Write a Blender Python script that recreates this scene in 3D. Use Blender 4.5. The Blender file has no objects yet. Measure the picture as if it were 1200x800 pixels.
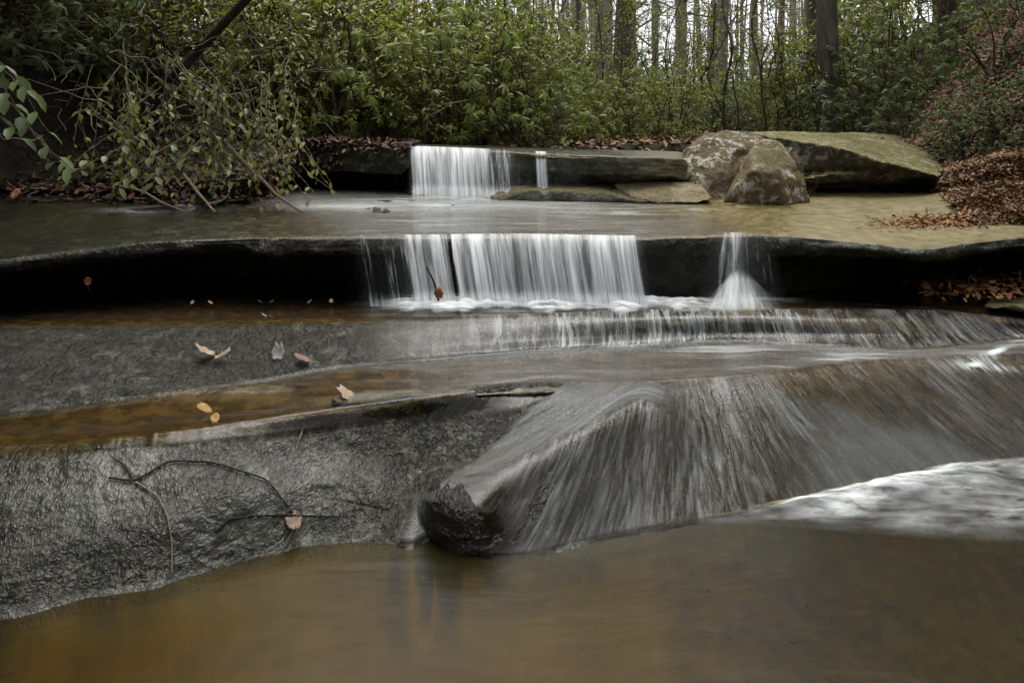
import bpy, bmesh, math, random
import numpy as np
from mathutils import Vector, Matrix

rnd = random.Random(7)
F, HZ, CH = 900.0, 140.0, 1.25          # focal length (px of a 1200 px frame), horizon row, eye height
scene = bpy.context.scene
COL = scene.collection

def P(px, py, Y):
    return np.array([(px-600)/F*Y, Y, CH-(py-HZ)/F*Y])
def PZ(px, py, z):
    Y = (CH-z)*F/(py-HZ)
    return np.array([(px-600)/F*Y, Y, z])

# ------------------------------------------------------------------ noise
def _h(i, j, k, s):
    n = (i*374761393 + j*668265263 + k*2147483647 + s*974711) & 0x7fffffff
    n = ((n ^ (n >> 13)) * 1274126177) & 0x7fffffff
    n = ((n ^ (n >> 16)) * 668265263) & 0x7fffffff
    return ((n ^ (n >> 15)) & 0xffffff) / 16777215.0
def vnoise(x, y, z, s=0):
    x = np.asarray(x, float); y = np.asarray(y, float)+0*x; z = np.asarray(z, float)+0*x
    i, j, k = np.floor(x).astype(np.int64), np.floor(y).astype(np.int64), np.floor(z).astype(np.int64)
    u, v, w = x-i, y-j, z-k
    u, v, w = [t*t*t*(t*(t*6-15)+10) for t in (u, v, w)]
    r = 0
    for a in (0, 1):
        for b in (0, 1):
            for c in (0, 1):
                r = r + _h(i+a, j+b, k+c, s)*(u if a else 1-u)*(v if b else 1-v)*(w if c else 1-w)
    return r*2-1
def fbm(x, y, z, o=4, s=0):
    r, a, t = 0, 1.0, 0
    for q in range(o):
        r = r + a*vnoise(np.asarray(x)*2**q+q*17.3, np.asarray(y)*2**q+q*5.1, np.asarray(z)*2**q, s+q)
        t += a; a *= .5
    return r/t
def sstep(a, b, x):
    t = np.clip((x-a)/(b-a), 0, 1)
    return t*t*(3-2*t)

def pchip_slopes(x, y):                  # x (n,), y (n, ...)
    h = np.diff(x).reshape((-1,)+(1,)*(y.ndim-1))
    d = np.diff(y, axis=0)/h
    m = np.zeros_like(y)
    w1 = 2*h[1:]+h[:-1]; w2 = h[1:]+2*h[:-1]
    ok = d[1:]*d[:-1] > 0
    with np.errstate(divide='ignore', invalid='ignore'):
        hm = (w1+w2)/(w1/d[:-1]+w2/d[1:])
    m[1:-1] = np.where(ok, hm, 0)
    m[0] = d[0]; m[-1] = d[-1]
    return m
def pchip(x, y, q):
    x = np.asarray(x, float); y = np.asarray(y, float); q = np.asarray(q, float)
    m = pchip_slopes(x, y)
    i = np.clip(np.searchsorted(x, q, side='right')-1, 0, len(x)-2)
    sh = (-1,)+(1,)*(y.ndim-1)
    h = (x[i+1]-x[i]).reshape(sh); t = ((np.clip(q, x[0], x[-1])-x[i])).reshape(sh)/h
    return ((2*t**3-3*t**2+1)*y[i] + (t**3-2*t**2+t)*h*m[i] + (-2*t**3+3*t**2)*y[i+1] + (t**3-t**2)*h*m[i+1])

# ------------------------------------------------------------------ object helpers
def tag(o, label=None, cat=None, group=None, kind=None):
    if label: o['label'] = label
    if cat: o['category'] = cat
    if group: o['group'] = group
    if kind: o['kind'] = kind
    return o
def empty(name, loc, rz=0):
    o = bpy.data.objects.new(name, None); COL.objects.link(o)
    o.empty_display_size = .1
    o.location = loc; o.rotation_euler = (0, 0, rz)
    return o
def mk(name, verts, faces, mat=None, parent=None, smooth=True):
    """faces: list of tuples or an (n,3)/(n,4) array"""
    me = bpy.data.meshes.new(name)
    verts = np.asarray(verts, np.float32)
    if isinstance(faces, np.ndarray):
        n, k = faces.shape
        me.vertices.add(len(verts)); me.vertices.foreach_set('co', verts.ravel())
        me.loops.add(n*k); me.loops.foreach_set('vertex_index', faces.astype(np.int32).ravel())
        me.polygons.add(n); me.polygons.foreach_set('loop_start', np.arange(0, n*k, k, dtype=np.int32))
        me.update(calc_edges=True); me.validate()
    else:
        me.from_pydata(verts.tolist(), [], faces)
        me.update()
    if smooth: me.polygons.foreach_set('use_smooth', np.ones(len(me.polygons), bool))
    if mat: me.materials.append(mat)
    o = bpy.data.objects.new(name, me); COL.objects.link(o)
    if parent: o.parent = parent
    return o
def vattr(o, name, val):
    a = o.data.attributes.new(name, 'FLOAT', 'POINT')
    a.data.foreach_set('value', np.asarray(val, np.float32).ravel())
def uvset(o, u, v):
    lay = o.data.uv_layers.new(name='flow')
    li = np.empty(len(o.data.loops), np.int32); o.data.loops.foreach_get('vertex_index', li)
    uv = np.stack([np.ravel(u)[li], np.ravel(v)[li]], 1).astype(np.float32)
    lay.data.foreach_set('uv', uv.ravel())
def gridfaces(nr, nc):
    a = np.arange((nr-1)*(nc-1)); r, c = a//(nc-1), a % (nc-1)
    i = r*nc+c
    return np.stack([i, i+1, i+nc+1, i+nc], 1)
def copy_tree(o, parent=None):
    c = o.copy(); COL.objects.link(c); c.parent = parent
    for ch in list(o.children):
        copy_tree(ch, c)
    return c

class MB:                                # collects tubes and leaves into one mesh
    def __init__(s): s.v = []; s.f3 = []; s.f4 = []; s.n = 0
    def tube(s, path, rad, sides=6):
        path = np.asarray(path, float); n = len(path)
        rad = np.broadcast_to(np.asarray(rad, float), (n,))
        t = np.gradient(path, axis=0); t /= np.linalg.norm(t, axis=1)[:, None]+1e-9
        ref = np.array([.31, .2, .93]) if abs(t[0][2]) < .8 else np.array([.9, .3, .1])
        a = np.cross(t, ref); a /= np.linalg.norm(a, axis=1)[:, None]+1e-9
        b = np.cross(t, a)
        th = np.linspace(0, 2*np.pi, sides, endpoint=False)
        ring = path[:, None]+rad[:, None, None]*(np.cos(th)[None, :, None]*a[:, None]+np.sin(th)[None, :, None]*b[:, None])
        s.v.append(ring.reshape(-1, 3))
        i = np.arange(n-1)[:, None]*sides; j = np.arange(sides)[None]
        k = (j+1) % sides
        s.f4.append((np.stack([i+j, i+k, i+sides+k, i+sides+j], -1).reshape(-1, 4))+s.n)
        s.v.append(path[-1:]+t[-1:]*rad[-1]*.7)                        # end cap point
        top = (n-1)*sides; tip = n*sides
        s.f3.append(np.array([[top+q, top+(q+1) % sides, tip] for q in range(sides)])+s.n)
        s.n += n*sides+1
    def leaves(s, Pp, D, N, L, W, droop=.25, fold=.25, lobed=False):
        Pp, D, N = [np.asarray(q, float).reshape(-1, 3) for q in (Pp, D, N)]
        n = len(Pp)
        L = np.broadcast_to(np.asarray(L, float), (n,)); W = np.broadcast_to(np.asarray(W, float), (n,))
        droop = np.broadcast_to(np.asarray(droop, float), (n,)); fold = np.broadcast_to(np.asarray(fold, float), (n,))
        D = D/(np.linalg.norm(D, axis=1)[:, None]+1e-9)
        S = np.cross(D, N); S /= np.linalg.norm(S, axis=1)[:, None]+1e-9
        N = np.cross(S, D)
        tm = [(0, 0), (.3, -.42), (.3, 0), (.3, .42), (.68, -.42), (.68, 0), (.68, .42), (1, 0)]
        V = np.empty((n, 8, 3))
        for q, (t, w) in enumerate(tm):
            V[:, q] = Pp + D*(L*t*(1-.25*droop*t))[:, None] + S*(W*w*1.0)[:, None] \
                + N*((-droop*t*t*L) + abs(w)*fold*W)[:, None]
        b = (np.arange(n)*8+s.n)[:, None]
        s.f3.append(np.concatenate([b+np.array([[0, 1, 2]]), b+np.array([[0, 2, 3]]), b+np.array([[4, 7, 5]]), b+np.array([[5, 7, 6]])]))
        s.f4.append(np.concatenate([b+np.array([[1, 4, 5, 2]]), b+np.array([[2, 5, 6, 3]])]))
        s.v.append(V.reshape(-1, 3)); s.n += n*8
    def build(s, name, mat, parent=None, smooth=True):
        v = np.concatenate(s.v).astype(np.float32)
        f3 = np.concatenate(s.f3) if s.f3 else np.zeros((0, 3), int)
        f4 = np.concatenate(s.f4) if s.f4 else np.zeros((0, 4), int)
        me = bpy.data.meshes.new(name)
        me.vertices.add(len(v)); me.vertices.foreach_set('co', v.ravel())
        me.loops.add(len(f3)*3+len(f4)*4)
        me.loops.foreach_set('vertex_index', np.concatenate([f3.ravel(), f4.ravel()]).astype(np.int32))
        me.polygons.add(len(f3)+len(f4))
        me.polygons.foreach_set('loop_start', np.concatenate([np.arange(len(f3))*3, len(f3)*3+np.arange(len(f4))*4]).astype(np.int32))
        me.update(calc_edges=True)
        if smooth: me.polygons.foreach_set('use_smooth', np.ones(len(me.polygons), bool))
        me.materials.append(mat)
        o = bpy.data.objects.new(name, me); COL.objects.link(o)
        if parent: o.parent = parent
        return o

def rv(r, n=None, rng=None):
    rng = rng or NR
    v = rng.normal(size=(n or 1, 3)); v /= np.linalg.norm(v, axis=1)[:, None]
    return v*r if n else v[0]*r
NR = np.random.default_rng(11)
def wob(a, b, n, amp, sag=0., rng=None):
    """a wavy path from a to b"""
    rng = rng or NR
    a, b = np.asarray(a, float), np.asarray(b, float)
    t = np.linspace(0, 1, n)[:, None]
    p = a+(b-a)*t
    L = np.linalg.norm(b-a)
    for k in (1, 2, 3, 5):
        p = p+np.sin(np.pi*k*t+rng.uniform(0, 6)*(k > 1))*rng.normal(size=3)*amp*L/k*np.sin(np.pi*t)**.5
    p[:, 2] += 4*sag*L*(t*(1-t))[:, 0]
    return p

# ------------------------------------------------------------------ materials
class NT:
    def __init__(s, name):
        s.m = bpy.data.materials.new(name); s.m.use_nodes = True
        s.t = s.m.node_tree; s.t.nodes.clear()
        s.out = s.t.nodes.new('ShaderNodeOutputMaterial')
    def n(s, ty, **kw):
        nd = s.t.nodes.new('ShaderNode'+ty)
        return nd
    def l(s, a, b): s.t.links.new(a, b)
    def surf(s, a): s.l(a, s.out.inputs['Surface'])
    def attr(s, name):
        nd = s.n('Attribute'); nd.attribute_name = name; return nd.outputs['Fac']
    def tc(s, which='Object'): return s.n('TexCoord').outputs[which]
    def map(s, vec, scale=(1, 1, 1), rot=(0, 0, 0)):
        nd = s.n('Mapping'); s.l(vec, nd.inputs['Vector'])
        nd.inputs['Scale'].default_value = scale; nd.inputs['Rotation'].default_value = rot
        return nd.outputs[0]
    def noise(s, vec, scale, detail=4, rough=.55, dist=0.):
        nd = s.n('TexNoise'); s.l(vec, nd.inputs['Vector'])
        nd.inputs['Scale'].default_value = scale; nd.inputs['Detail'].default_value = detail
        nd.inputs['Roughness'].default_value = rough; nd.inputs['Distortion'].default_value = dist
        return nd.outputs['Fac']
    def voro(s, vec, scale, feature='F1'):
        nd = s.n('TexVoronoi'); nd.feature = feature; s.l(vec, nd.inputs['Vector'])
        nd.inputs['Scale'].default_value = scale
        return nd.outputs['Distance']
    def ramp(s, fac, stops, interp='LINEAR'):
        nd = s.n('ValToRGB'); s.l(fac, nd.inputs['Fac'])
        e = nd.color_ramp.elements; nd.color_ramp.interpolation = interp
        while len(e) < len(stops): e.new(.5)
        for q, (p, c) in enumerate(stops):
            e[q].position = p
            e[q].color = (c, c, c, 1) if isinstance(c, (int, float)) else (*c, 1)
        return nd.outputs['Color']
    def mix(s, fac, a, b, mode='MIX'):
        nd = s.n('Mix'); nd.data_type = 'RGBA'; nd.blend_type = mode
        for q_, v in ((0, fac), (6, a), (7, b)):
            sock = nd.inputs[q_]
            if hasattr(v, 'node'): s.l(v, sock)
            elif isinstance(v, (int, float)): sock.default_value = v if q_ == 0 else (v, v, v, 1)
            else: sock.default_value = (*v, 1)
        return nd.outputs[2]
    def math(s, op, a, b=None, c=None, clamp=False):
        nd = s.n('Math'); nd.operation = op; nd.use_clamp = clamp
        for q, v in enumerate((a, b, c)):
            if v is None: continue
            if hasattr(v, 'node'): s.l(v, nd.inputs[q])
            else: nd.inputs[q].default_value = v
        return nd.outputs[0]
    def bump(s, h, strength=.5, dist=.01, normal=None):
        nd = s.n('Bump'); s.l(h, nd.inputs['Height'])
        if hasattr(strength, 'node'): s.l(strength, nd.inputs['Strength'])
        else: nd.inputs['Strength'].default_value = strength
        nd.inputs['Distance'].default_value = dist
        if normal: s.l(normal, nd.inputs['Normal'])
        return nd.outputs[0]
    def pbr(s, color, rough=.5, normal=None, spec=.5, **kw):
        nd = s.n('BsdfPrincipled')
        for k, v in (('Base Color', color), ('Roughness', rough), ('Specular IOR Level', spec)):
            if hasattr(v, 'node'): s.l(v, nd.inputs[k])
            elif k == 'Base Color': nd.inputs[k].default_value = (*v, 1)
            else: nd.inputs[k].default_value = v
        for k, v in kw.items():
            if hasattr(v, 'node'): s.l(v, nd.inputs[k])
            else: nd.inputs[k].default_value = v
        if normal: s.l(normal, nd.inputs['Normal'])
        return nd.outputs[0]
    def mixs(s, fac, a, b):
        nd = s.n('MixShader')
        if hasattr(fac, 'node'): s.l(fac, nd.inputs[0])
        else: nd.inputs[0].default_value = fac
        s.l(a, nd.inputs[1]); s.l(b, nd.inputs[2]); return nd.outputs[0]

def mat_streambed():
    t = NT('wet_bedrock'); co = t.tc()
    uv = t.n('UVMap'); uv.uv_map = 'flow'; uv = uv.outputs[0]
    big = t.noise(co, 3.2, 5, .6); mid = t.noise(co, 17, 5, .62, .4); fine = t.noise(co, 85, 4, .65)
    strata = t.noise(t.map(co, (3, 8, 60)), 1.0, 4, .6)
    grey = t.ramp(mid, [(.30, (.012, .012, .007)), (.48, (.042, .043, .029)), (.60, (.102, .104, .078)), (.78, (.29, .29, .235))])  # pale stop partly stands in for sky glints on wet facets
    grey = t.mix(t.ramp(big, [(.46, .0), (.62, .85)]), grey, (.026, .024, .013))
    grey = t.mix(t.ramp(fine, [(.38, .75), (.55, 0.)]), grey, (.020, .020, .018))
    brown = t.ramp(mid, [(.28, (.015, .009, .002)), (.5, (.052, .034, .010)), (.75, (.125, .085, .030))])
    tan = t.ramp(mid, [(.3, (.085, .068, .022)), (.55, (.185, .152, .062)), (.8, (.29, .245, .115))])
    moss = t.ramp(fine, [(.3, (.010, .014, .004)), (.6, (.042, .050, .014)), (.8, (.085, .09, .03))])
    c = t.mix(t.attr('brown'), grey, brown)
    c = t.mix(t.attr('tan'), c, tan)
    mf = t.math('MULTIPLY', t.attr('moss'), t.ramp(mid, [(.38, 0.), (.55, 1.)]), clamp=True)
    c = t.mix(mf, c, moss)
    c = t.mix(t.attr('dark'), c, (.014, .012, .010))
    wr = t.noise(t.map(co, (1.15, .6, 1.0), (0, 0, .5)), 50, 3, .55, 1.6)
    wr2 = t.noise(t.map(co, (1, .8, 1)), 13, 4, .6, .8)
    st = t.noise(t.map(uv, (58, 11.0, 1)), 1.0, 3, .62, .9)
    fl = t.attr('flowy')
    h = t.mix(fl, t.mix(.25, wr, wr2), st)
    pit = t.ramp(h, [(.42, 1.), (.485, 0.)])
    bs = t.attr('rugged')
    c = t.mix(t.math('MULTIPLY', pit, t.math('MULTIPLY', bs, 1.0, clamp=True)), c, (.008, .008, .007))
    h = t.mix(.25, h, fine)
    nrm = t.bump(strata, .25, .01)
    nrm = t.bump(h, bs, .038, nrm)
    r = t.ramp(mid, [(.3, .16), (.7, .36)])
    r = t.mix(t.attr('dry'), r, .8)
    t.surf(t.pbr(c, r, nrm, .45))
    return t.m

def mat_film():
    """thin running water: clear and glossy with white air streaks along the flow"""
    t = NT('running_water'); co = t.tc()
    uv = t.n('UVMap'); uv.uv_map = 'flow'; uv = uv.outputs[0]
    s1 = t.noise(t.map(uv, (66, 7.5, 1)), 1.0, 3, .62, .6)
    s2 = t.noise(t.map(uv, (13, 1.1, 1)), 1.0, 3, .5, .2)
    f1 = t.noise(t.map(co, (2.0, 16, 4), (0, 0, -.12)), 1.0, 4, .6, .5)
    steep = t.attr('steep')
    st = t.mix(steep, f1, t.mix(.36, s1, s2))
    nrm = t.bump(st, .28, .02)
    foam = t.attr('foam')
    # streaks thin out as the foam value drops
    w = t.math('POWER', t.math('MULTIPLY', t.math('SUBTRACT', st, .40), 4.2, clamp=True), 1.5)
    w = t.math('MAXIMUM', w, t.math('MULTIPLY', t.math('SUBTRACT', foam, .70), 3.2, clamp=True))
    w = t.math('MULTIPLY', w, t.math('MINIMUM', foam, .96), clamp=True)
    tr = t.n('BsdfTransparent'); tr.inputs[0].default_value = (.86, .77, .56, 1)
    gl = t.n('BsdfGlossy'); gl.inputs['Roughness'].default_value = .17; gl.inputs[0].default_value = (.95, .97, 1, 1)
    t.l(nrm, gl.inputs['Normal'])
    fr = t.n('Fresnel'); fr.inputs[0].default_value = 1.33; t.l(nrm, fr.inputs['Normal'])
    water = t.mixs(fr.outputs[0], tr.outputs[0], gl.outputs[0])
    mist = t.math('MULTIPLY', t.attr('mist'), t.ramp(st, [(.3, .35), (.65, 1.)]))
    w = t.math('MAXIMUM', w, mist)
    white = t.pbr((.70, .745, .73), .5, nrm, .4)
    sh = t.mixs(w, water, white)
    cov = t.attr('cover')
    t2 = t.n('BsdfTransparent')
    t.surf(t.mixs(cov, t2.outputs[0], sh))
    return t.m

def mat_pool():
    t = NT('pool_water'); co = t.tc()
    r1 = t.noise(t.map(co, (1.1, 2.6, 1), (0, 0, .22)), 1.6, 3, .5, .5)
    r2 = t.noise(t.map(co, (3, 9, 1), (0, 0, .15)), 1.5, 3, .5, .3)
    nrm = t.bump(t.mix(.3, r1, r2), .16, .06)
    dn = t.n('BsdfTransparent'); dn.inputs[0].default_value = (.56, .42, .12, 1)
    cl = t.noise(t.map(co, (1, 1.6, 1), (0, 0, .3)), 1.1, 3, .55, .5)
    silt = t.pbr(t.mix(t.ramp(cl, [(.40, 0.), (.60, 1.)]), t.ramp(r1, [(.3, (.018, .0130, .0005)), (.7, (.042, .0315, .001))]), t.ramp(r1, [(.3, (.022, .0205, .002)), (.7, (.046, .043, .007))])), .5, None, 0.0)
    body = t.mixs(.26, dn.outputs[0], silt)
    gl = t.n('BsdfGlossy'); gl.inputs['Roughness'].default_value = .27; t.l(nrm, gl.inputs['Normal'])
    fr = t.n('Fresnel'); fr.inputs[0].default_value = 1.33; t.l(nrm, fr.inputs['Normal'])
    t.surf(t.mixs(fr.outputs[0], body, gl.outputs[0]))
    return t.m

def mat_fall():
    """falling water: white strands with see-through gaps, uv.x across in metres, uv.y down 0..1"""
    t = NT('falling_water')
    uv = t.n('UVMap'); uv.uv_map = 'flow'; uv = uv.outputs[0]
    a = t.noise(t.map(uv, (46, .9, 1)), 1.0, 3, .65, .0)
    b = t.noise(t.map(uv, (13, .5, 1)), 1.0, 2, .5, .0)
    st = t.mix(.5, a, b)
    den = t.attr('dense')
    w = t.math('SUBTRACT', st, t.math('SUBTRACT', .78, t.math('MULTIPLY', den, .55)))
    w = t.math('MULTIPLY', w, 3.4, clamp=True)
    w = t.math('MAXIMUM', t.math('MULTIPLY', w, t.math('MINIMUM', t.math('MULTIPLY', den, 3.), .95)), t.math('MULTIPLY', t.math('POWER', den, 4.), .55))
    nrm = t.bump(st, .8, .02)
    va = t.n('VectorMath'); va.operation = 'ADD'; t.l(nrm, va.inputs[0]); va.inputs[1].default_value = (0, 0, 1.1)   # froth takes light from above as well
    vn = t.n('VectorMath'); vn.operation = 'NORMALIZE'; t.l(va.outputs[0], vn.inputs[0]); nrm = vn.outputs[0]
    d = t.n('BsdfDiffuse'); d.inputs[0].default_value = (.90, .94, .94, 1); t.l(nrm, d.inputs['Normal'])
    tl = t.n('BsdfTranslucent'); tl.inputs[0].default_value = (.88, .92, .92, 1)
    g = t.pbr((.8, .86, .87), .3, nrm, .6)
    white = t.mixs(.15, t.mixs(.25, d.outputs[0], g), tl.outputs[0])
    tr = t.n('BsdfTransparent')
    t.surf(t.mixs(w, tr.outputs[0], white))
    return t.m

def mat_foam():
    t = NT('foam'); co = t.tc()
    n1 = t.noise(t.map(co, (6, 26, 5), (0, 0, .55)), 1.0, 5, .62, .5)
    n2 = t.noise(t.map(co, (1, 2, 1), (0, 0, -.4)), 9, 4, .6, .6)
    st = t.mix(.4, n1, n2)
    den = t.attr('dense')
    w = t.math('MULTIPLY', t.math('POWER', den, 1.3), t.math('MULTIPLY', t.math('SUBTRACT', st, .36), 4.2), clamp=True)
    w = t.math('MINIMUM', w, .88)
    white = t.pbr((.82, .86, .86), .7, t.bump(st, .12, .02), .2)
    tr = t.n('BsdfTransparent')
    t.surf(t.mixs(w, tr.outputs[0], white))
    return t.m

def mat_boulder(name, base, lich, moss_amt=.5, dry=.75):
    t = NT(name); co = t.tc()
    mid = t.noise(co, 7, 5, .6, .3); fine = t.noise(co, 55, 4, .65); big = t.noise(co, 2.2, 4, .6)
    c = t.ramp(mid, [(.3, tuple(q*.45 for q in base)), (.55, base), (.78, tuple(min(.5, q*1.5) for q in base))])
    geo = t.n('NewGeometry'); sep = t.n('SeparateXYZ'); t.l(geo.outputs['Normal'], sep.inputs[0])
    up = t.ramp(sep.outputs['Z'], [(.25, 0.), (.75, 1.)])
    mossc = t.ramp(fine, [(.3, (.06, .058, .010)), (.7, (.27, .235, .068))])
    mm = t.math('MULTIPLY', up, t.ramp(big, [(.25, 0.3*moss_amt), (.5, moss_amt)]))
    c = t.mix(mm, c, mossc)
    lv = t.math('MULTIPLY', t.ramp(t.noise(co, 15, 6, .75, .5), [(.51, 0.), (.57, 1.)]), t.ramp(big, [(.40, 0.), (.54, 1.)]))
    lv = t.math('MULTIPLY', lv, lich)
    c = t.mix(lv, c, (.46, .45, .38))
    c = t.mix(t.ramp(fine, [(.30, .65), (.48, 0.)]), c, tuple(q*.25 for q in base))
    h = t.mix(.5, fine, t.noise(co, 22, 5, .7, .8))
    nrm = t.bump(h, .9, .035)
    t.surf(t.pbr(c, dry, nrm, .35))
    return t.m

def mat_leaf(name, cols, rough=.42, trans=.34, hue=.02):
    """cols: three greens; every leaf takes its own mix"""
    t = NT(name)
    geo = t.n('NewGeometry'); r = geo.outputs['Random Per Island']
    c = t.ramp(r, [(0, cols[0]), (.5, cols[1]), (1, cols[2])])
    oi = t.n('ObjectInfo')
    c = t.mix(t.math('MULTIPLY', oi.outputs['Random'], .35), c, tuple(q*.55 for q in cols[1]))
    c = t.mix(geo.outputs['Backfacing'], c, t.mix(.45, c, (.16, .17, .09)))
    p = t.pbr(c, rough, None, .38)
    tl = t.n('BsdfTranslucent'); t.l(c, tl.inputs[0])
    t.surf(t.mixs(trans, p, tl.outputs[0]))
    return t.m

def mat_litter(name, cols):
    t = NT(name)
    geo = t.n('NewGeometry')
    c = t.ramp(geo.outputs['Random Per Island'], [(q/(len(cols)-1), x) for q, x in enumerate(cols)])
    t.surf(t.pbr(c, .62, None, .35))
    return t.m

def mat_bark(name, c0, c1, scale=1., moss=0.):
    t = NT(name); co = t.tc()
    v = t.noise(t.map(co, (26*scale, 26*scale, 4*scale)), 1.0, 5, .65, .5)
    b = t.noise(co, 1.7, 4, .6)
    c = t.ramp(v, [(.32, c0), (.68, c1)])
    c = t.mix(t.ramp(b, [(.45, 0.), (.7, .5)]), c, (.16, .165, .13))
    if moss: c = t.mix(t.ramp(b, [(.35, moss), (.6, 0.)]), c, (.06, .07, .03))
    oi = t.n('ObjectInfo')
    t.surf(t.pbr(c, .9, t.bump(v, .8, .02), .2))
    return t.m

def mat_ground():
    t = NT('forest_soil'); co = t.tc()
    a = t.noise(co, 9, 6, .7, .5); b = t.noise(co, 1.3, 4, .6); v = t.voro(co, 16)
    c = t.ramp(a, [(.3, (.004, .003, .002)), (.5, (.012, .008, .005)), (.65, (.028, .018, .010)), (.8, (.06, .038, .022))])
    c = t.mix(t.ramp(b, [(.5, 0.), (.7, .6)]), c, (.030, .032, .012))
    t.surf(t.pbr(c, .9, t.bump(t.mix(.5, a, v), 1., .05), .2))
    return t.m

M = {}
M['bed'] = mat_streambed(); M['film'] = mat_film(); M['pool'] = mat_pool(); M['fall'] = mat_fall(); M['foam'] = mat_foam()
M['boulder'] = mat_boulder('mossy_boulder', (.060, .044, .024), .5, .95)
M['lichen'] = mat_boulder('lichened_boulder', (.100, .064, .030), 1., .22)
M['point'] = mat_boulder('weathered_boulder', (.135, .096, .044), 1., .40)
M['rim'] = mat_boulder('wet_rim_stone', (.12, .115, .09), .6, .1, .3)
M['flat'] = mat_boulder('dark_wet_stone', (.060, .054, .038), .2, .5, .35)
M['pale'] = mat_boulder('pale_stone', (.25, .205, .115), .1, .15, .6)
M['rhodo'] = mat_leaf('rhododendron_leaf', [(.13, .185, .016), (.25, .33, .036), (.42, .48, .10)])
M['laurel'] = mat_leaf('laurel_leaf', [(.17, .200, .012), (.31, .35, .030), (.48, .50, .09)])
M['bluegreen'] = mat_leaf('deep_green_leaf', [(.055, .095, .022), (.11, .17, .044), (.20, .27, .09)])
M['bright'] = mat_leaf('fresh_green_leaf', [(.08, .15, .045), (.12, .21, .065), (.19, .29, .10)], .32, .3)
M['silver'] = mat_leaf('silvery_leaf', [(.11, .14, .045), (.20, .23, .09), (.32, .34, .18)], .34, .25)
M['litter'] = mat_litter('dead_leaf', [(.050, .026, .013), (.14, .072, .032), (.24, .130, .058), (.36, .22, .12), (.09, .045, .022), (.28, .165, .085)])
M['litterdark'] = mat_litter('wet_dead_leaf', [(.020, .010, .006), (.06, .025, .012), (.12, .050, .022), (.03, .016, .01)])
M['straw'] = mat_litter('pine_straw', [(.16, .075, .028), (.30, .15, .06), (.40, .22, .10), (.22, .10, .04)])
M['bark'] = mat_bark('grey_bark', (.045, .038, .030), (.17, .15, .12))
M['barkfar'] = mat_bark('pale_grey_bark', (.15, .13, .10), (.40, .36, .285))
M['barkdark'] = mat_bark('dark_wet_bark', (.010, .008, .006), (.050, .038, .027), 2.)
M['twig'] = mat_bark('thin_brown_twig', (.040, .026, .014), (.15, .105, .065), 3.)
M['twigpale'] = mat_bark('pale_dry_twig', (.13, .10, .065), (.30, .25, .18), 3.)
M['soil'] = mat_ground()

def kp(px, *pairs):
    """feature line: (px, py, z) keys -> world points of that line at the columns px"""
    k = np.array(pairs, float)
    py = pchip(k[:, 0], k[:, 1], px); z = pchip(k[:, 0], k[:, 2], px)
    Y = (CH-z)*F/(py-HZ)
    return np.stack([(px-600)/F*Y, Y, z], 1)

# ------------------------------------------------------------------ the streambed sheet
cols = np.concatenate([np.linspace(-700, -24, 70), np.linspace(-20, 1220, 760), np.linspace(1224, 1900, 70)])
XR = (cols-600)/F
def off(row, dY, dz):                    # a line behind/below another along the same columns
    dY = np.broadcast_to(dY, cols.shape); dz = np.broadcast_to(dz, cols.shape)
    Y = row[:, 1]+dY
    return np.stack([XR*Y, Y, row[:, 2]+dz], 1)
def cu(*p):
    p = np.array(p, float); return pchip(p[:, 0], p[:, 1], cols)

W = kp(cols, (-700, 760, 0), (0, 718, 0), (100, 697, 0), (200, 680, 0), (300, 655, 0), (400, 638, 0), (455, 636, 0), (480, 640, 0), (505, 630, 0), (545, 650, 0),
       (600, 652, 0), (700, 632, 0), (800, 615, 0), (900, 598, 0), (1000, 577, 0), (1100, 556, 0), (1200, 545, 0), (1900, 520, 0))
M1 = kp(cols, (-700, 700, .09), (0, 655, .09), (200, 625, .095), (400, 600, .062), (440, 596, .06), (470, 592, .05), (490, 590, .055), (512, 588, .115), (545, 596, .12), (600, 600, .10), (650, 590, .11),
        (700, 570, .13), (760, 560, .125), (900, 545, .12), (1000, 530, .11), (1100, 518, .09), (1200, 508, .09), (1900, 480, .09))
M2 = kp(cols, (-700, 620, .18), (0, 600, .165), (200, 575, .175), (400, 570, .115), (440, 570, .105), (470, 568, .085), (495, 566, .085), (520, 566, .140), (560, 562, .15), (600, 546, .170), (650, 521, .208),
        (700, 496, .236), (760, 470, .262), (900, 500, .19), (1000, 490, .18), (1100, 485, .16), (1200, 480, .15), (1900, 450, .15))
M3 = kp(cols, (-700, 560, .24), (0, 560, .215), (200, 540, .225), (400, 530, .17), (470, 540, .13), (500, 545, .115), (540, 543, .125), (600, 524, .160), (650, 500, .20),
        (700, 482, .226), (760, 464, .256), (900, 462, .245), (1000, 458, .23), (1100, 455, .205), (1200, 450, .20), (1900, 430, .20))
M4 = kp(cols, (-700, 530, .255), (0, 535, .25), (200, 522, .253), (400, 497, .235), (500, 490, .22), (540, 487, .222), (600, 480, .236), (650, 470, .25),
        (700, 467, .246), (760, 458, .260), (900, 452, .258), (1000, 440, .25), (1100, 437, .235), (1200, 435, .23), (1900, 420, .23))
A = kp(cols, (-700, 520, .265), (0, 521, .265), (100, 520, .266), (200, 511, .268), (300, 496, .27), (400, 481, .27), (500, 468, .275), (600, 456, .277), (640, 452, .276), (700, 452, .262),
       (760, 450, .262), (900, 440, .264), (1000, 428, .265), (1100, 422, .262), (1200, 418, .26), (1900, 412, .26))
A2 = kp(cols, (-700, 505, .25), (0, 503, .25), (200, 492, .25), (400, 470, .25), (500, 459, .25), (640, 444, .256), (760, 438, .257), (900, 428, .26), (1100, 417, .26), (1200, 413, .26), (1900, 409, .26))
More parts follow.
